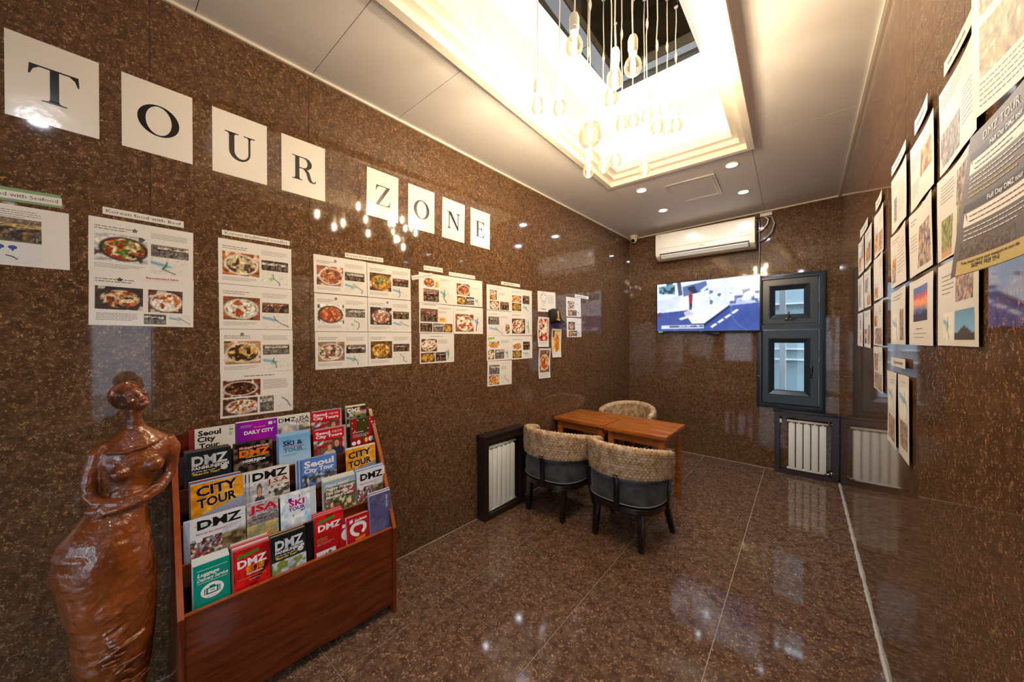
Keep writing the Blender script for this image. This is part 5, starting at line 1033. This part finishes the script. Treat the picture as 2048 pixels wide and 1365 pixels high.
# third row
CITY = [('CITY', .10, .050, .038, (34, 24, 40), .80, dict(fat=.09, shadow=(230, 226, 230), rot=.05)), ('TOUR', .12, .096, .036, (34, 24, 40), .76, dict(fat=.09, shadow=(230, 226, 230), rot=.06))]
CIP = [(0, 0, 1, BH, 44, lambda X, Y: blend(blend(blobs([(226, 150, 22), (236, 176, 60)], 4, 20)(X, Y), soft(.62 - Y + .18 * (1 - X / X.max()) * 0 - .22 * (X / X.max()), .04), (150, 160, 190)), soft(.70 - Y + .1 * (X / X.max()), .05), (120, 120, 60)))]
brochure(2, .258, .164, 'large yellow CITY TOUR brochure at the left end of the third row', 'large yellow brochure', CIP, CITY, 4, (206, 214, 226), edge=(120, 126, 70), shift=(-.001, .003), behind=[(206, 220, 230), (90, 120, 180), (160, 30, 40)])
for k in (2, 1, 0): brochure(2, .436 - .012 * k + .012, .150, ('white DMZ J.S.A brochure with a soldier, front copy in the third row', 'white J.S.A brochure, second copy showing a strip beside the front one', 'white J.S.A brochure, third copy, outermost strip beside the front one')[k], 'J.S.A brochure', [(0, 0, 1, .056, 6, flat((222, 220, 218))), (0, .052, .45, BH, 24, people(blobs([(206, 208, 212), (180, 180, 186)], 6, 22, (222, 220, 218), .05), [(.5, .22, .13, (70, 76, 84), (66, 80, 96))])), (.45, .082, 1, BH, 24, blobs([(210, 206, 200), (90, 84, 70), (60, 50, 44)], 8, 23))], [('DMZ', .06, .042, .034, (30, 28, 28), .88, dict(fat=.10, serif=True)), ('J.S.A', .42, .068, .020, (150, 16, 26), .54, dict(fat=.03)), ('w', .45, .078, .95, 1, .003, (70, 66, 66))], 2 if k == 2 else 0, (222, 212, 196), dw=-.0045 * k, dz=0)
brochure(2, .650, .158, 'blue Seoul City Tour brochure with large white letters, third row', 'blue Seoul brochure', [(0, 0, 1, .062, 6, flat((84, 130, 206))), (0, .062, 1, BH, 40, blobs([(90, 130, 190), (70, 90, 90), (120, 90, 80), (180, 190, 200), (60, 60, 66)], 9, 24, (84, 130, 206), .08))], [('Seoul', .06, .040, .030, Wt, .86, dict(fat=.09)), ('City Tour', .06, .066, .021, Wt, .86, dict(fat=.07))], 4, (206, 220, 238), edge=(70, 120, 206), shift=(-.0055, 0), behind=[(90, 136, 210), (206, 214, 226)])
brochure(2, .856, .160, 'small yellow CITY TOUR brochure at the right end of the third row', 'small yellow brochure', CIP, [(s, .08, y, .032, c, .76, kw) for s, x, y, sz, c, wd_, kw in CITY], 4, (226, 222, 214), shift=(.0015, .001))
# fourth row
brochure(3, .252, .142, 'black DMZ PANMUNJEOM brochure at the left end of the fourth row', 'fourth row black brochure', [(0, 0, 1, BH, 10, flat((26, 32, 38), (40, 46, 52)))], PAN, 6, (40, 48, 56), edge=(36, 50, 58), shift=(-.0012, .0012), behind=[(44, 56, 62), (120, 100, 90)])
brochure(3, .402, .144, 'black brochure with orange DMZ letters and no shopping line, fourth row', 'orange lettered brochure', [(0, 0, 1, BH, 40, blobs([(30, 24, 20), (70, 60, 54), (20, 18, 16), (110, 96, 84)], 9, 30))], [('NO shopping & High Quality', .14, .022, .009, (230, 90, 70), .76, dict(fat=.05, shadow=(236, 232, 232))), ('DMZ', .14, .058, .030, (236, 120, 20), .78, dict(fat=.10, shadow=(200, 40, 20), serif=True)), ('r', .3, .062, .8, .064, (220, 220, 60)), ('PANMUNJEOM', .22, .084, .010, Wt, .58, dict(fat=.06)), ('w', .3, .074, .74, 1, .003, (200, 200, 200)), ('w', .34, .090, .7, 1, .003, (190, 190, 190))], 3, (60, 52, 40), shift=(0, .0015))
brochure(3, .572, .136, 'sky blue SKI and SNOWBOARD TOUR brochure, fourth row', 'snowboard brochure', [(0, 0, 1, BH, 10, flat((110, 170, 220), (214, 230, 242)))], [('KOREA', .12, .026, .007, (40, 50, 80), .26, dict(fat=.02)), ('SKI &', .12, .046, .021, (36, 44, 84), .62, dict(fat=.05)), ('SNOWBOARD', .12, .058, .009, (200, 40, 110), .66, dict(fat=.02)), ('TOUR', .14, .076, .018, (40, 110, 130), .60, dict(fat=.03)), ('r', .56, .077, .88, .0785, (40, 60, 90)), ('w', .1, .092, .8, 1, .004, (180, 60, 120))], 5, (150, 190, 226), shift=(-.001, .0025))
SEO = lambda: [('r', 0, 0, 1, .052, (196, 24, 34)), ('Seoul', .07, .024, .0145, Wt, .46, dict(fat=.08)), ('서울여행', .58, .023, .010, (236, 190, 190), .34, dict(fat=.02)), ('City Tours', .07, .042, .0145, Wt, .86, dict(fat=.08)), ('w', .26, .062, .62, 2, .003, (226, 206, 206)), ('e', .15, .064, .006, .008, (70, 90, 170))]
SEP = [(0, .050, 1, BH, 44, people(blobs([(150, 30, 36), (206, 196, 186), (120, 90, 70)], 4, 33), [(.74, .17, .10, (84, 66, 44), (40, 50, 74)), (.50, .27, .085, (110, 84, 54), (206, 200, 190))]))]
brochure(3, .722, .150, 'red Seoul City Tours brochure with a smiling couple, fourth row', 'fourth row red Seoul brochure', SEP, SEO(), 4, (226, 200, 180), edge=(170, 26, 34), shift=(.005, .001), behind=[(90, 150, 200), (226, 190, 150), (220, 120, 60)])
brochure(3, .908, .132, 'dark red winter leaflet with white dots at the right end of the fourth row', 'winter leaflet', [(0, 0, 1, BH, 40, lambda X, Y: blend(flat((150, 22, 28))(X, Y), soft(np.hypot((X / X.max() - .5), Y - .23) - .27 - .06 * (vnoise(X, Y, 3, 9) - .5), .05), (66, 62, 30)))], [('e', x, y, .003, .003, (240, 236, 232)) for x, y in ((.3, .010), (.55, .016), (.82, .012), (.06, .022), (.05, .05), (.72, .062), (.15, .066), (.6, .10))] + [('w', .06, .076, .7, 1, .005, Wt), ('w', .06, .088, .8, 3, .003, (230, 200, 200)), ('e', .30, .130, .010, .012, Wt), ('e', .62, .124, .010, .014, (226, 180, 60)), ('e', .80, .122, .011, .014, Wt), ('e', .93, .118, .011, .014, Wt), ('e', .1, .132, .012, .01, Wt), ('e', .89, .03, .006, .006, (230, 150, 150))], 2, (90, 150, 120), dz=.028, edge=(70, 40, 70), behind=[(60, 140, 100)])
# back row
brochure(4, .282, .136, 'white brochure with red spine reading Seoul City Tour, left end of back row', 'red spined brochure', [(0, 0, 1, BH, 4, flat((228, 226, 224)))], [('Seoul', .08, .032, .022, (44, 30, 24), .56, dict(fat=.07)), ('City', .06, .058, .022, (44, 30, 24), .44, dict(fat=.07)), ('Tour', .10, .086, .022, (44, 30, 24), .50, dict(fat=.07)), ('r', .85, .018, .96, .024, (60, 150, 70)), ('w', .84, .010, .98, 1, .003, (80, 80, 80)), ('w', .84, .034, .96, 3, .004, (120, 116, 112))], 5, (206, 40, 40), edge=(200, 34, 34), shift=(-.0034, -.0012))
brochure(4, .422, .160, 'magenta DAILY CITY brochure, back row', 'magenta brochure', [(0, 0, 1, BH, 20, lambda X, Y: blend(flat((120, 30, 160))(X, Y), soft(np.abs(X / X.max() - .55) - .15, .7), (190, 20, 170)))], [('DAILY CITY', .18, .058, .016, Wt, .72, dict(fat=.06)), ('w', .10, .018, .4, 2, .0028, (226, 190, 226)), ('Promenade', .42, .032, .007, (236, 150, 120), .28, dict(fat=.02)), ('r', .77, .012, .87, .026, (206, 226, 206)), ('e', .93, .018, .005, .006, (190, 150, 210))], 2, (236, 226, 236), shift=(0, .0015))
brochure(4, .582, .146, 'pale grey DMZ and JSA TOUR brochure, back row', 'grey JSA brochure', [(0, 0, 1, .030, 4, flat((214, 212, 208))), (0, .030, 1, BH, 34, blobs([(206, 196, 184), (150, 150, 176), (226, 206, 170), (110, 100, 100)], 6, 40, (210, 206, 204), .12))], [('DMZ', .04, .028, .021, (24, 24, 28), .50, dict(fat=.02)), ('&', .56, .028, .012, (24, 24, 28), .07, dict(fat=.01)), ('JSA', .64, .028, .021, (24, 24, 28), .32, dict(fat=.02)), ('TOUR', .52, .044, .014, (40, 36, 40), .44, dict(fat=.02))], 2, (226, 220, 210), shift=(0, .0015))
brochure(4, .732, .146, 'red Seoul City Tours brochure in the back row', 'back row red Seoul brochure', SEP, SEO(), 3, (230, 206, 180), edge=(170, 26, 34), shift=(.004, .001), behind=[(90, 150, 200), (226, 190, 150)])
brochure(4, .912, .112, 'camouflage DMZ brochure at the right end of the back row', 'camouflage brochure', [(0, 0, 1, BH, 30, blobs([(120, 116, 90), (60, 64, 48), (190, 186, 160), (40, 44, 36)], 6, 44))], [('DMZ', .06, .030, .022, Wt, .62, dict(fat=.10, serif=True)), ('r', .70, .020, .86, .030, (206, 40, 60)), ('w', .4, .044, .9, 1, .008, (226, 200, 40))], 3, (230, 210, 180), edge=(90, 150, 206), shift=(-.0008, .0025))
# ------------------------------------------------------------------ carved figure of a standing woman, one continuous surface
def statue():
    g = G(); N = 28
    # level: z, centre y, half width, half depth (towards the viewer), centre depth
    L = [(.06, .035, .085, .080, 0), (.15, .035, .083, .082, 0), (.23, .033, .083, .084, 0), (.344, .045, .091, .090, 0), (.42, .047, .094, .094, 0), (.486, .047, .098, .098, .005), (.56, .042, .106, .106, .008), (.64, .034, .112, .112, .010), (.70, .026, .115, .114, .012), (.76, .022, .110, .110, .012), (.80, .027, .100, .100, .010), (.838, .040, .086, .090, .006), (.875, .056, .072, .074, 0), (.905, .070, .060, .064, -.002), (.945, .078, .062, .064, 0), (.985, .086, .072, .066, .002), (1.03, .094, .084, .066, .002), (1.065, .098, .088, .060, -.004), (1.095, .100, .078, .048, -.008), (1.118, .099, .052, .038, -.008), (1.14, .096, .026, .028, -.004), (1.17, .094, .0195, .024, 0), (1.20, .093, .019, .024, .004)]
    rings = []
    for z, cy, a, b, cx in L: rings.append([(cx + b * math.sin(t), cy + a * math.cos(t), z) for t in [2 * PI * k / N for k in range(N)]])
    g.loops([r_[::-1] for r_ in rings], cap0=True, cap1=True)
    def ball(c, r_, M=None, n=16):
        vs = []; ls = []
        for j in range(1, n): ls.append([(r_[0] * math.sin(PI * j / n) * math.cos(2 * PI * k / n), r_[1] * math.sin(PI * j / n) * math.sin(2 * PI * k / n), r_[2] * math.cos(PI * j / n)) for k in range(n)])
        Mx = T(*c) @ (M or Matrix.Identity(4)); ls = [[tuple(Mx @ Vector(p)) for p in l] for l in ls]
        g.loops([l[::-1] for l in ls], cap0=True, cap1=True)
    # head: tipped back and turned, chin towards the rack; local z = crown direction, local x = face direction
    hc = Vector((.012, .088, 1.243)); fz = Vector((-.30, -.62, .72)).normalized(); fxd = Vector((.86, .10, .46)); fxd = (fxd - fz * fxd.dot(fz)).normalized(); fyd = fz.cross(fxd)
    HM = Matrix(((fxd.x, fyd.x, fz.x, 0), (fxd.y, fyd.y, fz.y, 0), (fxd.z, fyd.z, fz.z, 0), (0, 0, 0, 1)))
    ball(hc, (.041, .034, .050), HM)
    P = lambda x, y, z: hc + HM.to_3x3() @ Vector((x, y, z))
    ball(P(.012, 0, -.030), (.026, .022, .022), HM); ball(P(.030, 0, -.046), (.011, .012, .009), HM)
    g.tube([P(.038, 0, .008), P(.046, 0, -.006), P(.051, 0, -.014)], [.005, .006, .008], 8)
    ball(P(.042, 0, -.027), (.006, .012, .0035), HM); ball(P(.040, 0, -.033), (.006, .010, .0035), HM)
    for s in (-1, 1):
        ball(P(.034, s * .015, .004), (.008, .0095, .0055), HM); g.tube([P(.039, s * .005, .014), P(.037, s * .016, .018), P(.028, s * .026, .014)], [.004, .0045, .003], 6)
        ball(P(.028, s * .022, -.012), (.012, .010, .011), HM); ball(P(-.002, s * .034, -.002), (.009, .005, .014), HM)
    ball(P(-.010, 0, .014), (.044, .039, .046), HM); ball(P(-.040, 0, .000), (.030, .030, .028), HM); ball(P(-.056, .004, -.016), (.024, .026, .024), HM)
    for q in range(11):     # combed hair drawn back into the knot
        a = (q - 5) * .30; g.tube([P(.022 * math.cos(a * .4), .040 * math.sin(a) * .9, .034 + .020 * math.cos(a)), P(-.012, .043 * math.sin(a), .014 + .047 * math.cos(a)), P(-.040, .034 * math.sin(a), .004 + .034 * math.cos(a)), P(-.062, .014 * math.sin(a), -.006 + .014 * math.cos(a))], [.0035, .0048, .0048, .0035], 6)
    # breasts, belly, hip fold, collar ridge
    for y, z, x in ((.058, 1.000, .060), (.137, 1.012, .054)): ball((x, y, z), (.026, .027, .025))
    ball((.052, .075, .93), (.020, .04, .03)); g.tube([(.036, .025, 1.072), (.058, .07, 1.068), (.060, .12, 1.078), (.045, .165, 1.095)], [.004, .006, .006, .004], 6)
    # arms folded at the waist
    g.tube([(-.006, .030, 1.088), (-.002, .010, 1.06), (0, -.004, 1.00), (.006, -.010, .955), (.014, -.006, .925)], [.024, .025, .022, .020, .019], 12)
    g.tube([(.014, -.008, .935), (.040, .010, .912), (.072, .055, .905), (.080, .10, .918), (.076, .128, .930)], [.019, .019, .016, .012, .009], 12)
    g.tube([(-.004, .172, 1.085), (0, .186, 1.05), (.002, .187, .99), (.010, .180, .955), (.020, .170, .940)], [.024, .025, .021, .019, .018], 12)
    g.tube([(.018, .174, .946), (.055, .150, .925), (.082, .105, .905), (.084, .055, .890), (.070, .018, .885)], [.018, .018, .016, .013, .011], 12)
    hand = ((.070, .020, .886), (.046, -.016, .888))
    for q, (dz, ln) in enumerate(((.010, .036), (.003, .040), (-.004, .038), (-.011, .030))): g.tube([(.072, .022, .886 + dz), (.064, .022 - ln * .6, .888 + dz), (.048, .020 - ln, .892 + dz)], [.0052, .005, .0036], 6)
    g.tube([(.076, .026, .894), (.066, .010, .908)], [.005, .0036], 6)
    for q, (dz, ln) in enumerate(((.009, .030), (.002, .034), (-.005, .032), (-.011, .024))): g.tube([(.078, .126, .930 + dz), (.068, .126 + ln * .6, .930 + dz), (.052, .126 + ln, .930 + dz)], [.0046, .0044, .0034], 6)
    # gouged folds down the front of the skirt
    rs = random.Random(7)
    for k in range(46):
        t = k / 46; z = .74 - .60 * t; y = .045 + .03 * t + rs.uniform(-.028, .028); dep = .105 - .02 * t; l = rs.uniform(.016, .040); sl = rs.uniform(-.2, .6); c_ = -1 if rs.random() < .4 else 1
        xx = lambda yy: .012 + dep * math.sqrt(max(.05, 1 - ((yy - .04) / .112) ** 2)) - .002
        g.tube([(xx(y - l), y - l, z - sl * l), (xx(y) + .003, y, z), (xx(y + l), y + l, z + sl * l)], [.0025, rs.uniform(.004, .0075), .0025], 6)
    me = bpy.data.meshes.new('raw'); me.from_pydata(g.v, [], g.f); o = bpy.data.objects.new('raw', me); C.objects.link(o)
    b = bmesh.new(); b.from_mesh(me); bmesh.ops.recalc_face_normals(b, faces=b.faces); b.to_mesh(me); b.free()
    m = o.modifiers.new('r', 'REMESH'); m.mode = 'VOXEL'; m.voxel_size = .0036; m.use_smooth_shade = True
    m2 = o.modifiers.new('s', 'SMOOTH'); m2.factor = .5; m2.iterations = 4
    dg = bpy.context.evaluated_depsgraph_get(); dg.update(); fin = bpy.data.meshes.new_from_object(o.evaluated_get(dg)); bpy.data.objects.remove(o)
    n = len(fin.vertices); co = np.zeros(n * 3); fin.vertices.foreach_get('co', co); co = co.reshape(-1, 3); no = np.zeros(n * 3); fin.vertices.foreach_get('normal', no); no = no.reshape(-1, 3)
    amp = np.where(co[:, 2] < .80, .0042, .0018) * np.where(co[:, 2] > 1.19, .25, 1)
    h = vnoise(co[:, 1] * 3 + co[:, 0], co[:, 2] * 2.2 + co[:, 0] * 1.2, 5, 9) + .5 * vnoise(co[:, 1] * 3 - co[:, 0] * 2, co[:, 2] * 3, 8, 22) - .75
    co += no * (h * amp * 2)[:, None]; fin.vertices.foreach_set('co', co.ravel()); fin.update(); fin.name = 'body'
    for p in fin.polygons: p.use_smooth = True
    fin.materials.clear(); fin.materials.append(M_BRONZE); return fin
st = thing('wooden_sculpture', 'varnished brown carved sculpture of a woman with folded arms beside the rack', 'sculpture', T(-1.800, 0, 0))
link('body', statue(), st)
G().loops([superell(.115, .105, 3.5, 0, 40, .035), superell(.115, .105, 3.5, .045, 40, .035), superell(.105, .095, 3.5, .062, 40, .035)], cap0=True, cap1=True).build('plinth', mat('dark_plinth', (34, 26, 26), .4), st, smooth=True, auto=.6)
bpy.data.objects.remove(_to); bpy.data.curves.remove(_tc)
